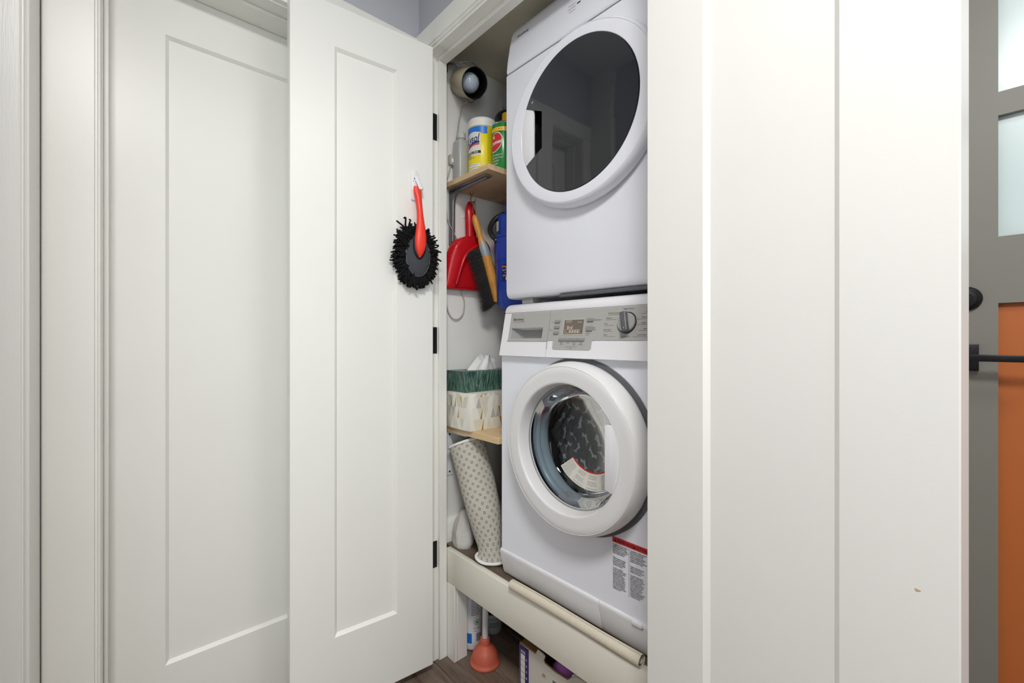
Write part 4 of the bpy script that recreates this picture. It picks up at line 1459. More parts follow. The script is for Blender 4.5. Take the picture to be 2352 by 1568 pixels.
for i in range(ip - 5, ip + 4):
    p = bp[i]
    tng = (bp[i + 1] - bp[i - 1]).normalized()
    x = tng.cross(Vector((0, 0, 1))).normalized()
    y2 = tng.cross(x)
    row = []
    wv = [0.12, 0.35, 0.55, 0.72, 0.82, 0.86, 0.86, 0.84, 0.80][i - ip + 5]
    for k in range(9):
        a = R(-70 * wv + 140 * wv * k / 8)
        # side that looks towards the hall
        dirv = Vector((0.80, -0.60, 0.0))
        dirv = (dirv - tng * dirv.dot(tng)).normalized()
        side = tng.cross(dirv).normalized()
        v = dirv * math.cos(a) + side * math.sin(a)
        rx = rs[i] * 0.92
        ry = rs[i] * 0.92
        cx2, cy2 = v.dot(x) , v.dot(y2)
        s2 = 1 / math.sqrt((cx2 / rx) ** 2 + (cy2 / ry) ** 2)
        row.append(p + v * (s2 + 0.0007))
    rows.append(row)
g.grid(rows)
obj('sticker', g, M_sticker, bb, 60)
g = MB().tube(bez([(-1.226, 0.9400, 1.506), (-1.246, 0.9460, 1.535), (-1.270, 0.9660, 1.578), (-1.272, 0.9735, 1.5785), (-1.250, 0.9600, 1.545), (-1.226, 0.9480, 1.504)], 6), 0.0013, 8)
obj('hanging_loop', g, plain('tan_cord', '#8f6a35', 0.6), bb)

# blue bucket hanging further in
bk = thing('bucket', 'blue plastic bucket with black carry handle hanging behind the hand brush', 'bucket', (-1.13, 1.067, 1.185))
Mb = Matrix.Translation((-1.13, 1.067, 1.185))
g = MB().lathe([(0, 0), (0.060, 0.000), (0.074, 0.006), (0.081, 0.022), (0.086, 0.12), (0.0875, 0.165), (0.0905, 0.168), (0.0915, 0.243), (0.0945, 0.246), (0.0945, 0.252), (0.0895, 0.253), (0.0870, 0.170), (0.080, 0.02), (0, 0.010)], Mb, 48)
obj('tub', g, M_blue, bk)
hx_ = [(-1.164, 0.988, 1.425), (-1.182, 0.980, 1.445), (-1.196, 0.985, 1.475), (-1.194, 1.005, 1.507), (-1.178, 1.030, 1.525), (-1.150, 1.060, 1.535), (-1.105, 1.10, 1.53), (-1.060, 1.13, 1.49), (-1.045, 1.14, 1.43)]
obj('carry_handle', MB().tube(bez(hx_, 6), 0.0090, 12), M_black, bk)
obj('pivot', MB().cyl((-1.158, 0.992, 1.424), (-1.166, 0.978, 1.424), 0.011, 0.009, 16), M_black, bk)
obj('pivot', MB().cyl((-1.050, 1.130, 1.424), (-1.040, 1.142, 1.424), 0.011, 0.009, 16), M_black, bk)
g = MB().prism([(-1.193, 1.010), (-1.160, 0.999), (-1.090, 1.025), (-1.075, 1.10), (-1.165, 1.11)], 'xy', 1.39, 1.522, 0.010, 3)
g.prism([(-1.172, 1.025), (-1.135, 1.008), (-1.085, 1.03), (-1.08, 1.10), (-1.15, 1.10)], 'xy', 1.510, 1.560, 0.010, 3)
ins = obj('insert', g, M_blue, bk)
MI = frame((-1.1925, 1.0090, 1.462), (0.033, -0.011, 0), (0, 0, 1))
obj('insert_label', MB().box(0.004, 0.022, 0, 0.034, 0.0002, 0.0008, 0, 1, MI), M_paper, ins, 0)
fk = wrapper(Vector((-1.13, 1.067, 1.185)), 0.0862, math.atan2(-1.067, 1.13) + math.pi * 0 - 0.0)
azb = math.atan2(-1.067 + 0.0, 1.13)
fk = wrapper(Vector((-1.13, 1.067, 1.185)), 0.0875, math.atan2(0 - 1.067, 0 + 1.13) - 0.52)
g = MB()
can_patch(g, fk, -0.024, 0.030, 0.095, 0.150, 0.0003)
bl_ = obj('bucket_label', g, M_bluedk, bk, 60)
g = MB()
can_patch(g, fk, 0.006, 0.028, 0.108, 0.122, 0.0008)
can_patch(g, fk, -0.006, 0.004, 0.096, 0.108, 0.0008)
g.text('BUCKET', 0.0075, None, fn=lambda x, y_: fk(x - 0.020, y_ + 0.128, 0.0009))
g.text('9 L', 0.0075, None, fn=lambda x, y_: fk(x - 0.010, y_ + 0.118, 0.0009))
obj('label_lettering', g, M_paper, bl_, 0)
g = MB()
can_patch(g, fk, -0.022, 0.002, lambda t: 0.138 + 0.004 * math.sin(5 * t), lambda t: 0.146 - 0.003 * t, 0.0008)
can_patch(g, fk, -0.018, 0.006, 0.110, 0.114, 0.0008)
obj('label_art', g, plain('orange_ink', '#e0802a', 0.5), bl_, 60)
g = MB().cyl((-1.31, 0.952, 1.529), (-1.307, 0.952, 1.529), 0.0035, 0.003, 12)
tag(obj('wall_anchor', g, M_whitepl), 'tiny white screw anchor in the closet wall left of the dustpan handle', 'wall anchor')

# ================================================================== LOWER SHELF AND TISSUE BOXES
ls = thing('wall_shelf', 'lower pale pine shelf carrying two tissue boxes', 'shelf', (-1.16, 1.10, 0.758))
obj('shelf_board', box(-1.309, -1.022, 0.872, 1.32, 0.7595, 0.7795, 0.001, 1), M_pine2, ls)
g = MB().box(-1.309, -1.3055, 0.874, 0.900, 0.600, 0.759, 0.001, 1)
g.box(-1.306, -1.19, 0.874, 0.900, 0.7555, 0.7592, 0.001, 1)
obj('bracket', g, M_whitepl, ls)
for z in (0.612, 0.745):
    obj('bracket_hole', MB().cyl((-1.3055, 0.888, z), (-1.3048, 0.888, z), 0.0034, seg=14), M_black, ls)

TZ = 0.7797
tb1 = thing('tissue_box', 'cream tissue box with gold and grey triangle print, under the green one', 'tissue box', (-1.21, 0.98, TZ))
c0 = Vector((-1.1495, 0.8625, TZ))
obj('carton', box(c0.x - 0.136, c0.x, c0.y, c0.y + 0.225, TZ, TZ + 0.122, 0.0015, 2), M_creambox, tb1)
tri = {'gold': MB(), 'grey': MB(), 'beige': MB(), 'white': MB()}
rt = random.Random(11)
rh, tw = 0.0370, 0.0225
for face_, L in (('front', 0.136), ('side', 0.225)):
    for r in range(4):
        v0, v1 = r * rh, min(0.1215, (r + 1) * rh)
        if v0 > 0.12:
            continue
        k = -1
        while k * tw / 2 < L:
            x0 = k * tw / 2 + (r % 2) * 0.006
            upw = (k + r) % 2 == 0
            T = [(x0, v0), (x0 + tw, v0), (x0 + tw / 2, v1)] if upw else [(x0, v1), (x0 + tw, v1), (x0 + tw / 2, v0)]
            k += 1
            if min(t[0] for t in T) < 0.001 or max(t[0] for t in T) > L - 0.001:
                continue
            c = rt.choices(['gold', 'grey', 'beige', 'white', None], [9, 9, 30, 28, 24])[0]
            if c is None:
                continue
            if c == 'gold':
                mid = ((T[0][0] + T[1][0]) / 2, (T[0][1] + T[1][1]) / 2)
                mid = (T[0][0] + (T[1][0] - T[0][0]) * 0.35, T[0][1])
                T = [T[0], mid, T[2]]
            if face_ == 'front':
                P3 = [(c0.x - L + x, c0.y - 0.0003, TZ + v) for x, v in T]
            else:
                P3 = [(c0.x + 0.0003, c0.y + x, TZ + v) for x, v in T]
            tri[c].poly(P3, [(0, 1, 2)])
for c, m in (('gold', M_gold), ('grey', M_greyprint), ('beige', M_beigeprint), ('white', plain('white_print', '#eeede6', 0.45))):
    obj('triangle_print', tri[c], m, tb1, 0)

GZ = TZ + 0.1222
tb2 = thing('tissue_box', 'dark green palm leaf tissue box with white tissue pulled up, topmost on the lower shelf', 'tissue box', (-1.25, 0.985, GZ))
g0 = Vector((-1.192, 0.8735, GZ))
obj('carton', box(g0.x - 0.117, g0.x, g0.y, g0.y + 0.225, GZ, GZ + 0.071, 0.0015, 2), M_palm, tb2)
g = MB()
sl = []
for k in range(28):
    a = 2 * math.pi * k / 28
    sl.append((g0.x - 0.058 + 0.030 * math.cos(a), g0.y + 0.112 + 0.075 * math.sin(a), GZ + 0.0713))
g.poly(sl, [list(range(28))])
obj('slot', g, M_black, tb2, 0)
g = MB()
rows = []
nu = 40
for i in range(9):
    t = i / 8
    row = []
    for k in range(nu):
        a = 2 * math.pi * k / nu
        fold = 0.007 * math.sin(5 * a + 1.0) * (0.4 + t) + 0.004 * math.sin(9 * a + 2)
        w1 = 0.066 * (1 - 0.55 * t) + fold
        w2 = 0.022 * (1 - 0.45 * t) + fold * 0.6
        top = 0.046 * t + 0.010 * t * math.sin(3 * a + 0.6) + 0.004 * t * math.sin(7 * a)
        row.append((g0.x - 0.055 + w2 * math.cos(a), g0.y + 0.112 + 0.018 * t + w1 * math.sin(a), GZ + 0.068 + top))
    rows.append(row)
g.grid(rows, closed_u=True)
cpt = [sum(p[i] for p in rows[-1]) / nu for i in range(3)]
g.grid([rows[-1], [tuple(cpt[i] + (p[i] - cpt[i]) * 0.45 - (0.006 if i == 2 else 0) for i in range(3)) for p in rows[-1]], [tuple(cpt[i] + (p[i] - cpt[i]) * 0.05 - (0.012 if i == 2 else 0) for i in range(3)) for p in rows[-1]]], closed_u=True)
obj('tissue', g, M_tissue, tb2, 50)

# ================================================================== RUG, CLOTH, BAG
rg = thing('rolled_rug', 'rolled rug with dotted non-slip backing leaning beside the washing machine', 'rug', (-1.10, 0.905, 0.366))
cp = [(-1.098, 0.907, 0.3680), (-1.100, 0.908, 0.385), (-1.108, 0.910, 0.412), (-1.122, 0.913, 0.450), (-1.145, 0.915, 0.515), (-1.179, 0.917, 0.590), (-1.211, 0.916, 0.665), (-1.2375, 0.914, 0.722)]
cr = [(0.050, 0.042), (0.044, 0.037), (0.044, 0.038), (0.052, 0.047), (0.060, 0.058), (0.063, 0.063), (0.064, 0.064), (0.064, 0.064)]
path = bez(cp, 8)
rows, uvs = [], []
nseg = 56
acc = 0.0
for i, p in enumerate(path):
    f = i / 8
    a_, b_ = cr[min(7, int(f))], cr[min(7, int(f) + 1)]
    t = f - int(f)
    rx, ry = a_[0] + (b_[0] - a_[0]) * t, a_[1] + (b_[1] - a_[1]) * t
    if i:
        acc += (p - path[i - 1]).length
    row, uvr = [], []
    tg = (path[min(i + 1, len(path) - 1)] - path[max(i - 1, 0)]).normalized()
    up_t = min(1.0, i / 24.0)                      # square to the floor below, square to the roll above
    tg = Vector((0, 0, 1)).lerp(tg, up_t).normalized()
    bx = Vector((1, 0, 0))
    bx = (bx - tg * bx.dot(tg)).normalized()
    by = tg.cross(bx)
    for k in range(nseg + 1):
        a = 2 * math.pi * k / nseg + 2.2
        spiral = 1.0 - 0.06 * k / nseg
        low = max(0.0, 1 - i / 14.0)
        wob = 1 + low * 0.16 * math.sin(3 * a + 0.7) + 0.012 * math.sin(2 * a + i * 0.1)
        q = p + bx * (rx * wob * spiral * math.cos(a)) + by * (ry * wob * spiral * math.sin(a))
        q.z += low * 0.006 * (1 + math.sin(2 * a))
        row.append(tuple(q))
        uvr.append((a * 0.060, acc))
    rows.append(row)
    uvs.append(uvr)
g = MB().grid(rows, uvs=uvs)
rgo = obj('backing', g, M_rug, rg, 180)
for row, nm in ((rows[0], 'binding'), (rows[-1], 'binding')):
    z_off = 0.0046 if row is rows[0] else 0
    pts_ = [Vector(q) + Vector((0, 0, z_off)) for q in row]
    mn = min(q.z for q in pts_)
    if row is rows[0]:
        pts_ = [q + Vector((0, 0, max(0, 0.3712 - mn))) for q in pts_]
    obj(nm, MB().tube(pts_, 0.0048, 8), M_binding, rg, 60)
g = MB()
inner = [[(p[0] + (q.x - p[0]) * 0.10, p[1] + (q.y - p[1]) * 0.10, p[2]) for p in r] for r, q in zip(rows, path)]
g.grid(inner)
obj('pile', g, plain('grey_pile', '#8e8a86', 0.95, bump=0.5, bscale=400), rg, 180)


def cloth_lump(name, label_part, c, sz, seed, parent):
    rows_, uv_ = [], []
    nu_, nv_ = 44, 20
    for i in range(nv_ + 1):
        t = i / nv_
        r_, u_ = [], []
        for k in range(nu_ + 1):
            a = 2 * math.pi * k / nu_
            d = Vector((math.cos(a), math.sin(a), t * 2))
            aw = a if k < nu_ else 0.0
            nn = noise.noise(Vector((math.cos(aw) * 1.3 + seed, math.sin(aw) * 1.3, t * 2.2)))
            n2_ = noise.noise(Vector((math.cos(aw) * 3.2 + seed, math.sin(aw) * 3.2, t * 1.6)))
            prof_ = (1.0 - 0.12 * math.exp(-((t) / 0.08) ** 2)) * (1 - 0.75 * max(0, (t - 0.35) / 0.65) ** 1.4)
            rr_ = prof_ * (1 + 0.22 * nn + 0.16 * n2_)
            r_.append((c[0] + sz[0] * rr_ * math.cos(aw) - 0.012 * t, c[1] + sz[1] * rr_ * math.sin(aw) + 0.016 * t, c[2] + sz[2] * (t + 0.05 * nn * t)))
            u_.append((a * sz[0], t * sz[2] * 1.1))
        rows_.append(r_)
        uv_.append(u_)
    g_ = MB().grid(rows_, uvs=uv_)
    g_.poly([p for p in rows_[-1][:-1]], [list(range(nu_))])
    g_.poly([p for p in rows_[0][:-1]], [list(range(nu_))[::-1]])
    return obj(name, g_, M_mesh, parent, 80)


dc = cloth_lump('dish_cloth', None, (-1.252, 0.905, 0.3665), (0.042, 0.036, 0.112), 2.0, None)
tag(dc, 'crumpled white open knit cloth at the left end of the platform', 'cloth')
cloth_lump('cloth_fold', None, (-1.212, 0.968, 0.3665), (0.034, 0.030, 0.12), 5.0, dc)

bg = thing('folded_bag', 'black folded nylon bag between the rolled rug and the washing machine', 'bag', (-1.09, 1.06, 0.366))
g = MB().prism([(0.99, 0.366), (1.17, 0.366), (1.19, 0.56), (1.16, 0.735), (1.08, 0.745), (0.995, 0.735), (0.975, 0.55)], 'yz', -1.118, -1.062, 0.012, 3)
obj('bag_body', g, M_darkbag, bg)
obj('strap', MB().tube(bez([(-1.058, 0.99, 0.72), (-1.056, 0.985, 0.66), (-1.056, 0.99, 0.58), (-1.058, 1.00, 0.50)], 6), 0.0028, 8), plain('cream_webbing', '#cbbfa4', 0.7), bg)

# ================================================================== ROLLED LINER ON THE PLATFORM EDGE
rl = thing('rolled_liner', 'thin roll of embossed cream shelf liner in front of the washing machine', 'liner roll', (-0.72, 0.852, 0.3665))
p0, p1 = Vector((-0.931, 0.8455, 0.3812)), Vector((-0.5175, 0.8535, 0.3812))
rows = []
ns = 30
for i in range(25):
    t = i / 24
    c = p0.lerp(p1, t) + Vector((0, 0.0015 * math.sin(5 * t), 0))
    row = []
    rr_ = 0.0138 + 0.0006 * math.sin(7 * t)
    for k in range(ns + 12):
        a = 2 * math.pi * k / ns - 0.6
        q = rr_ * (1 - 0.10 * (1 - min(1, k / (ns + 11))) - 0.0)
        row.append((c.x, c.y + q * math.cos(a), c.z + q * math.sin(a)))
    rows.append(row)
obj('liner_sheet', MB().grid(rows), M_liner, rl, 60)
rows = []
for i in range(2):
    c = (p0, p1)[i]
    rows.append([(c.x + (0.002 if i == 0 else -0.002), c.y + 0.0085 * (1 - 0.3 * k / 40) * math.cos(2 * math.pi * k / 20), c.z + 0.0085 * (1 - 0.3 * k / 40) * math.sin(2 * math.pi * k / 20)) for k in range(41)])
obj('inner_turn', MB().grid(rows), M_liner, rl, 60)

# ================================================================== UNDER THE PLATFORM
pg = thing('plunger', 'small terracotta rubber plunger with white handle on the floor under the platform', 'plunger', (-1.152, 0.926, 0))
Mp = Matrix.Translation((-1.152, 0.926, 0))
g = MB().lathe([(0.040, 0.004), (0.0455, 0.0), (0.0500, 0.001), (0.0515, 0.004), (0.0505, 0.008), (0.0470, 0.010), (0.0455, 0.018), (0.0430, 0.030), (0.0375, 0.042), (0.0285, 0.052), (0.0195, 0.0575), (0.0170, 0.060), (0.0165, 0.064), (0.0165, 0.081), (0.0150, 0.083), (0.0100, 0.083)], Mp, 56)
obj('cup', g, M_rubber, pg, 50)
obj('handle', MB().cyl((-1.152, 0.926, 0.060), (-1.154, 0.930, 0.285), 0.0102, seg=24, bev=0.003), M_whitepl, pg)

B = Vector((-1.247, 0.947, 0))
sb = thing('detergent_bottle', 'white bottle with barcode label behind the platform leg', 'bottle', B)
obj('bottle_body', MB().lathe([(0, 0), (0.030, 0), (0.0350, 0.004), (0.0362, 0.010), (0.0362, 0.185), (0.032, 0.20), (0.016, 0.225), (0.014, 0.24), (0, 0.24)], Matrix.Translation(B), 48), M_whitepl, sb)
obj('cap', MB().lathe([(0.017, 0.236), (0.0175, 0.238), (0.0165, 0.265), (0, 0.266)], Matrix.Translation(B), 24), M_whitepl, sb)
fs = wrapper(B, 0.0362, math.atan2(-B.y, -B.x))
g = MB()
widths = [1, 2, 1, 1, 3, 1, 2, 1, 1, 2, 3, 1, 1, 2, 1]
u = 0.010
for k, w_ in enumerate(widths):
    if k % 2 == 0:
        can_patch(g, fs, u, u + 0.0009 * w_, 0.034, 0.062, 0.0005, 2)
    u += 0.0009 * w_
for k in range(16):
    can_patch(g, fs, -0.006, 0.028 - 0.006 * rnd.random(), 0.125 + k * 0.0052, 0.1268 + k * 0.0052, 0.0005, 6)
g.text('RECYCLE', 0.006, None, fn=lambda x, y_: fs(x + 0.002, y_ + 0.078, 0.0006))
g.text('500 mL', 0.005, None, fn=lambda x, y_: fs(x + 0.002, y_ + 0.068, 0.0006))
obj('label_print', g, M_print, sb, 0)
g = MB()
rg_ = [[fs(0.014 + q * math.cos(2 * math.pi * k / 24), 0.100 + q * math.sin(2 * math.pi * k / 24), 0.0006) for k in range(24)] for q in (0.0095, 0.0080)]
g.grid(rg_, closed_u=True)
g.poly([fs(0.014 + x, 0.100 + z, 0.0006) for x, z in ((-0.004, -0.004), (0.004, -0.004), (0.0035, 0.001), (0, 0.005), (-0.0035, 0.001))], [(0, 1, 2, 3, 4)])
obj('leaf_mark', g, M_greeninfo, sb, 0)
g = MB()
can_patch(g, fs, -0.040, -0.004, 0.028, 0.062, 0.0004)
obj('blue_block', g, M_azure, sb, 60)

B = Vector((-1.262, 1.048, 0))
s2 = thing('grey_bottle', 'smaller grey bottle standing behind the plunger handle', 'bottle', B)
obj('bottle_body', MB().lathe([(0, 0), (0.030, 0), (0.034, 0.004), (0.035, 0.010), (0.035, 0.15), (0.016, 0.18), (0.014, 0.20), (0, 0.20)], Matrix.Translation(B), 40), plain('pale_grey_plastic', '#b3b6b8', 0.4), s2)
f2 = wrapper(B, 0.035, math.atan2(-B.y, -B.x))
g = MB()
can_patch(g, f2, -0.03, 0.05, 0.075, 0.140, 0.0005)
obj('dark_label', g, M_black, s2, 60)
g = MB()
g.text('CLEANER', 0.009, None, fn=lambda x, y_: f2(x - 0.012, y_ + 0.055, 0.0006))
for k in range(4):
    can_patch(g, f2, -0.010, 0.028, 0.030 + k * 0.005, 0.0318 + k * 0.005, 0.0005, 6)
obj('label_print', g, M_print, s2, 0)

B = Vector((-1.205, 1.135, 0.0))
rp = tag(obj('wooden_pole', MB().cyl((-1.215, 1.0835, 0.0072), (-0.948, 1.072, 0.0072), 0.0068, seg=18, bev=0.002), wood('dull_brown_pole', '#5a5148', '#3a332c', 2.0, 0)), 'thin dull brown pole lying on the floor left of the carton', 'pole')
bsk = thing('scrub_brush', 'brown wooden scrub brush on the floor at the back under the platform', 'brush', (-1.27, 1.125, 0))
obj('brush_block', box(-1.305, -1.235, 1.100, 1.150, 0.016, 0.040, 0.007, 3), M_brushwood, bsk)
obj('bristle_block', box(-1.300, -1.240, 1.105, 1.145, 0.0, 0.016, 0.002, 1), plain('tan_bristle', '#7a6342', 0.9, var=0.4, scale=300), bsk)

# carton with torn hand hole
cb = thing('carton', 'open white cardboard carton with purple size panel under the platform', 'carton', (-0.75, 1.0, 0))
x0, x1, y0, y1 = -0.940, -0.560, 0.885, 1.17
front = [(x0, 0), (x1, 0), (x1, 0.215), (-0.700, 0.215), (-0.727, 0.211), (-0.748, 0.196), (-0.757, 0.187), (-0.800, 0.183), (-0.838, 0.186), (-0.842, 0.193), (-0.838, 0.204), (-0.846, 0.208), (-0.866, 0.209), (-0.872, 0.197), (-0.876, 0.193), (-0.905, 0.193), (x0, 0.191)]
obj('front_wall', MB().prism(front, 'xz', y0, y0 + 0.0035), M_cartonw, cb, 0)
g = MB().box(x0, x0 + 0.0035, y0 + 0.0036, y1, 0, 0.193)
g.box(x1 - 0.0035, x1, y0 + 0.0036, y1, 0, 0.193)
g.box(x0 + 0.0036, x1 - 0.0036, y1 - 0.0035, y1, 0, 0.193)
g.box(x0 + 0.0036, x1 - 0.0036, y0 + 0.0036, y1 - 0.0036, 0, 0.003)
obj('carton_shell', g, M_carton, cb, 0)
g = MB().prism([(x0 + 0.004, 0.1935), (x0 + 0.004, 0.1965), (-0.875, 0.1965), (-0.875, 0.1935)], 'xz', y0 + 0.0005, y0 + 0.06)
g.tube([(x0, y0 + 0.0015, 0.1915), (-0.905, y0 + 0.0015, 0.1935), (-0.876, y0 + 0.0015, 0.1935), (-0.871, y0 + 0.0015, 0.198)], 0.0022, 6)
g.tube([(-0.842, y0 + 0.0015, 0.193), (-0.838, y0 + 0.0015, 0.1865), (-0.80, y0 + 0.0015, 0.1835), (-0.757, y0 + 0.0015, 0.1875), (-0.748, y0 + 0.0015, 0.196)], 0.0022, 6)
obj('torn_edge', g, M_carton, cb, 0)
obj('flap', MB().prism([(-0.748, 0.196), (-0.700, 0.214), (-0.690, 0.226), (-0.742, 0.207)], 'xz', y0 + 0.004, y0 + 0.045), M_cartonw, cb, 0)
MC = frame((0, y0 - 0.0003, 0), (1, 0, 0), (0, 0, 1))
g = MB().box(x0 + 0.001, -0.9015, 0.002, 0.190, 0, 0.0003, 0, 1, MC)
pp = obj('purple_panel', g, M_purple, cb, 0)
g = MB()
g.text('SIZE', 0.0105, MC @ Matrix.Translation((-0.9345, 0.1690, 0.0006)), bold=0.0003)
for k in range(9):
    zt = 0.165 - k * 0.0175
    g.box(-0.9345, -0.9165, zt - 0.0160, zt, 0.0003, 0.0006, 0, 1, MC)
    g.text(str(5 + k), 0.0085, MC @ Matrix.Translation((-0.9125, zt - 0.0125, 0.0006)), bold=0.0003)
obj('size_table', g, M_paper, pp, 0)
g = MB()
u = -0.808
for k in range(26):
    w_ = rnd.choice((0.0008, 0.0014, 0.0020))
    g.box(u, u + w_, 0.140, 0.157, 0.0002, 0.0004, 0, 1, MC)
    u += w_ + rnd.choice((0.0008, 0.0012))
for k in range(3):
    g.box(-0.812, -0.770, 0.1345 - k * 0.0035, 0.1355 - k * 0.0035, 0.0002, 0.0004, 0, 1, MC)
obj('barcode_print', g, M_printbk, cb, 0)
g = MB()
for k in range(2):
    pts_ = []
    for q in range(11):
        a = 2 * math.pi * q / 11
        pts_.append((-0.842 + 0.007 * (1 + .3 * math.sin(2 * a)) * math.cos(a), 0.150 + 0.006 * math.sin(a), 0.0003))
g.poly(pts_, [list(range(11))], MC)
obj('stain', g, plain('carton_stain', '#b99a72', 0.8), cb, 0)
pu = tag(obj('purple_pouch', MB().ball((-0.795, 0.928, 0.148), (0.050, 0.034, 0.043), 28, 16), M_violet), 'violet cloth pouch inside the open white carton', 'pouch')

# ================================================================== DUSTER ON THE LEFT LEAF
# local frame of the leaf face: x towards the hinge, y up, z out of the face
off = ML @ Vector((Lw, 0, 0))
MH = frame((off.x, off.y, 0), (Adir.x, Adir.y, 0), (0, 0, 1), (Adir.y, -Adir.x, 0))
# s = distance from the hinge towards the free edge: local x = -s


def hp_(s_, z, o_):
    return MH @ Vector((-s_, z, o_))


ah = thing('adhesive_hook', 'white plastic adhesive hook stuck on the left door leaf', 'hook', hp_(0.062, 1.565, 0.003))
g = MB().prism([(-0.0780, 1.523), (-0.0765, 1.5185), (-0.0720, 1.5165), (-0.0560, 1.5165), (-0.0515, 1.5185), (-0.0500, 1.523), (-0.0500, 1.590), (-0.0520, 1.603), (-0.0570, 1.611), (-0.0640, 1.6135), (-0.0710, 1.611), (-0.0760, 1.603), (-0.0780, 1.590)], 'xy', 0.0002, 0.0060, 0.0016, 2, MH)
obj('back_plate', g, M_whitepl, ah)
hk_ = bez([(0.0585, 1.5900, 0.0050), (0.0570, 1.5800, 0.0085), (0.0555, 1.5700, 0.0150), (0.0550, 1.5600, 0.0220), (0.0550, 1.5510, 0.0275), (0.0553, 1.5460, 0.0290)], 4)
rows = []
for i, p in enumerate(hk_):
    t = i / (len(hk_) - 1)
    wq = 0.0090 * (1 - 0.15 * t) * (1 if t < 0.9 else 0.75)
    rows.append([hp_(p.x + wq * math.cos(2 * math.pi * k / 16), p.y + 0.0012 * math.sin(2 * math.pi * k / 16), p.z + 0.0036 * math.sin(2 * math.pi * k / 16)) for k in range(16)])
g = MB().grid(rows, closed_u=True)
g.poly(rows[0], [list(range(16))])
g.poly(rows[-1], [list(range(16))])
obj('hook_arm', g, M_whitepl, ah)
g = MB().lathe([(0, 0.0064), (0.0035, 0.0064), (0.0035, 0.0060)], MH @ Matrix.Translation((-0.0655, 1.585, 0)), 16)
g.box(-0.0720, -0.0690, 1.5755, 1.5770, 0.0060, 0.0063, 0, 1, MH)
g.box(-0.0640, -0.0610, 1.5745, 1.5762, 0.0060, 0.0063, 0, 1, MH)
obj('printed_dot', g, M_printbk, ah, 0)

du = thing('duster', 'black chenille duster with red rubber handle hanging on the white hook', 'duster', hp_(0.066, 1.335, 0.03))
# handle: flattened, swelling grip with a loop slot at the top
hpth = [hp_(0.0640, 1.5560, 0.019), hp_(0.0635, 1.5420, 0.020), hp_(0.0610, 1.5200, 0.022), hp_(0.0590, 1.4800, 0.027), hp_(0.0595, 1.4400, 0.034), hp_(0.0620, 1.4000, 0.040), hp_(0.0635, 1.3700, 0.042), hp_(0.0640, 1.3480, 0.041), hp_(0.0640, 1.3330, 0.038)]
wid = [0.0110, 0.0125, 0.0105, 0.0095, 0.0125, 0.0180, 0.0180, 0.0115, 0.0030]
thk = [0.006, 0.007, 0.0080, 0.0085, 0.0095, 0.0110, 0.0100, 0.0070, 0.0025]


def flat_skin(ctr, wid_, thk_, mat, name, parent, sub=6, seg=20):
    C_ = bez(ctr, sub)
    W_ = bez([(a, b, 0) for a, b in zip(wid_, thk_)], sub)
    rows_ = []
    sx, oz = (MH.to_3x3() @ Vector((1, 0, 0))), (MH.to_3x3() @ Vector((0, 0, 1)))
    for p, q in zip(C_, W_):
        rows_.append([p + sx * (max(q.x, 0.001) * math.cos(2 * math.pi * k / seg)) + oz * (max(q.y, 0.001) * math.sin(2 * math.pi * k / seg)) for k in range(seg)])
    g_ = MB().grid(rows_, closed_u=True)
    g_.poly(rows_[0], [list(range(seg))])
    g_.poly(rows_[-1], [list(range(seg))])
    return obj(name, g_, mat, parent, 60)


hdl = flat_skin(hpth, wid, thk, M_redrub, 'handle', du)
bpth = [hp_(0.0625, 1.4150, 0.0355), hp_(0.0635, 1.3850, 0.0375), hp_(0.0638, 1.3550, 0.0370), hp_(0.0640, 1.3345, 0.0350), hp_(0.0640, 1.3275, 0.0330)]
flat_skin(bpth, [0.0165, 0.0215, 0.0195, 0.0100, 0.003], [0.006, 0.007, 0.006, 0.004, 0.002], M_black, 'handle_collar', du)
# padded oval
rows = []
for i in range(9):
    t = i / 8
    row = []
    for k in range(40):
        a = 2 * math.pi * k / 40
        q = math.cos(t * math.pi / 2)
        row.append(hp_(0.0635 + 0.043 * q * math.cos(a), 1.3400 + 0.068 * q * math.sin(a), 0.020 + 0.014 * math.sin(t * math.pi / 2)))
    rows.append(row)
g = MB().grid(rows, closed_u=True)
g.grid([rows[0], [hp_(0.0635 + 0.043 * math.cos(2 * math.pi * k / 40), 1.3400 + 0.068 * math.sin(2 * math.pi * k / 40), 0.006) for k in range(40)]], closed_u=True)
pd = obj('pad', g, M_pad, du, 60)
seam_ = [hp_(0.0635 + 0.0395 * math.cos(R(a)), 1.3400 + 0.0635 * math.sin(R(a)), 0.0262) for a in range(150, 395, 6)]
obj('stitching', MB().tube(seam_, 0.0007, 5), plain('grey_thread', '#77797d', 0.8), pd, 60)
rs_ = random.Random(21)
g = MB()
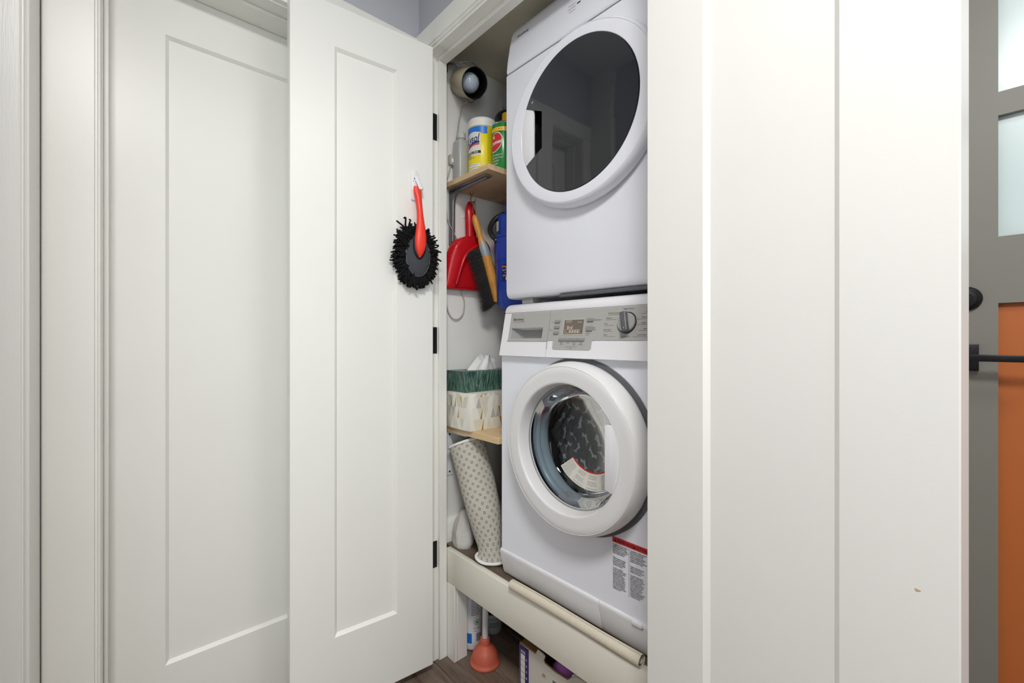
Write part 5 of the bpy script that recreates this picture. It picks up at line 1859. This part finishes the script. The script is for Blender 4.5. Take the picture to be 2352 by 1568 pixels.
for i in range(640):
    a = rs_.uniform(0, 2 * math.pi)
    q = rs_.uniform(0.80, 1.05)
    if i % 4 == 0:
        q = rs_.uniform(0.92, 1.08)
    elif i % 4 == 1 and math.cos(a) > -0.1 and math.sin(a) < 0.9:
        q = rs_.uniform(0.66, 0.9)
    wild = rs_.random()
    s0, z0 = 0.0650 + 0.048 * q * math.cos(a), 1.338 + 0.070 * q * math.sin(a)
    o0 = rs_.uniform(0.006, 0.026)
    L = rs_.uniform(0.020, 0.032) * (1.15 if math.sin(a) > 0.6 else 1.0)
    if math.cos(a) > 0.2:
        L *= 1.15
    out_ = Vector((math.cos(a), math.sin(a), 0))
    side = Vector((-math.sin(a), math.cos(a), 0))
    sw_ = rs_.gauss(0, 0.45)
    d0 = out_ * 0.75 + side * sw_ * 0.6 + Vector((0, -0.25, rs_.uniform(-0.1, 0.55)))
    d1 = out_ * 0.7 + side * (sw_ + rs_.gauss(0, 0.5)) + Vector((0, -0.45 if math.sin(a) < 0.5 else 0.05, rs_.uniform(-0.6, 0.2)))
    p = Vector((s0, z0, o0))
    pts_ = [p]
    for k in range(4):
        dd_ = (d0.lerp(d1, k / 3)).normalized()
        p = p + dd_ * L / 4
        p.z = max(0.0042, min(0.040, p.z))
        pts_.append(p)
    g.tube([hp_(*q_) for q_ in pts_], [0.0026, 0.0030, 0.0031, 0.0029, 0.0022], 6)
for (s_, z_, s1, z1) in ((0.105, 1.418, 0.132, 1.436), (0.104, 1.420, 0.105, 1.452), (0.095, 1.420, 0.089, 1.446), (0.042, 1.412, 0.030, 1.424), (0.030, 1.40, 0.010, 1.408), (0.020, 1.375, -0.006, 1.380), (0.012, 1.362, -0.014, 1.360), (0.08, 1.418, 0.074, 1.430)):
    p, q = Vector((s_, z_, 0.022)), Vector((s1, z1, 0.026))
    m = (p + q) / 2 + Vector((rs_.uniform(-.005, .005), rs_.uniform(-.005, .005), 0.004))
    g.tube([hp_(*v) for v in bez([p, m, q, q + Vector((rs_.uniform(-.006, .006), rs_.uniform(-.004, .004), -0.004))], 3)], 0.0026, 6)
ch = obj('chenille_strands', g, M_chen, du, 60)
ch['kind'] = 'stuff'
for o in bpy.data.objects:
    if o.parent is not None and o.name.split('.')[0] in ('triangle_print', 'panel_lettering', 'label_print', 'label_lettering', 'size_table', 'barcode_print', 'display_text', 'can_lettering', 'dark_lettering', 'white_lettering', 'band_lettering', 'logo_lettering', 'logo', 'dachshund_print', 'label_art', 'printed_dot', 'grip_trim'):
        o['kind'] = 'stuff'
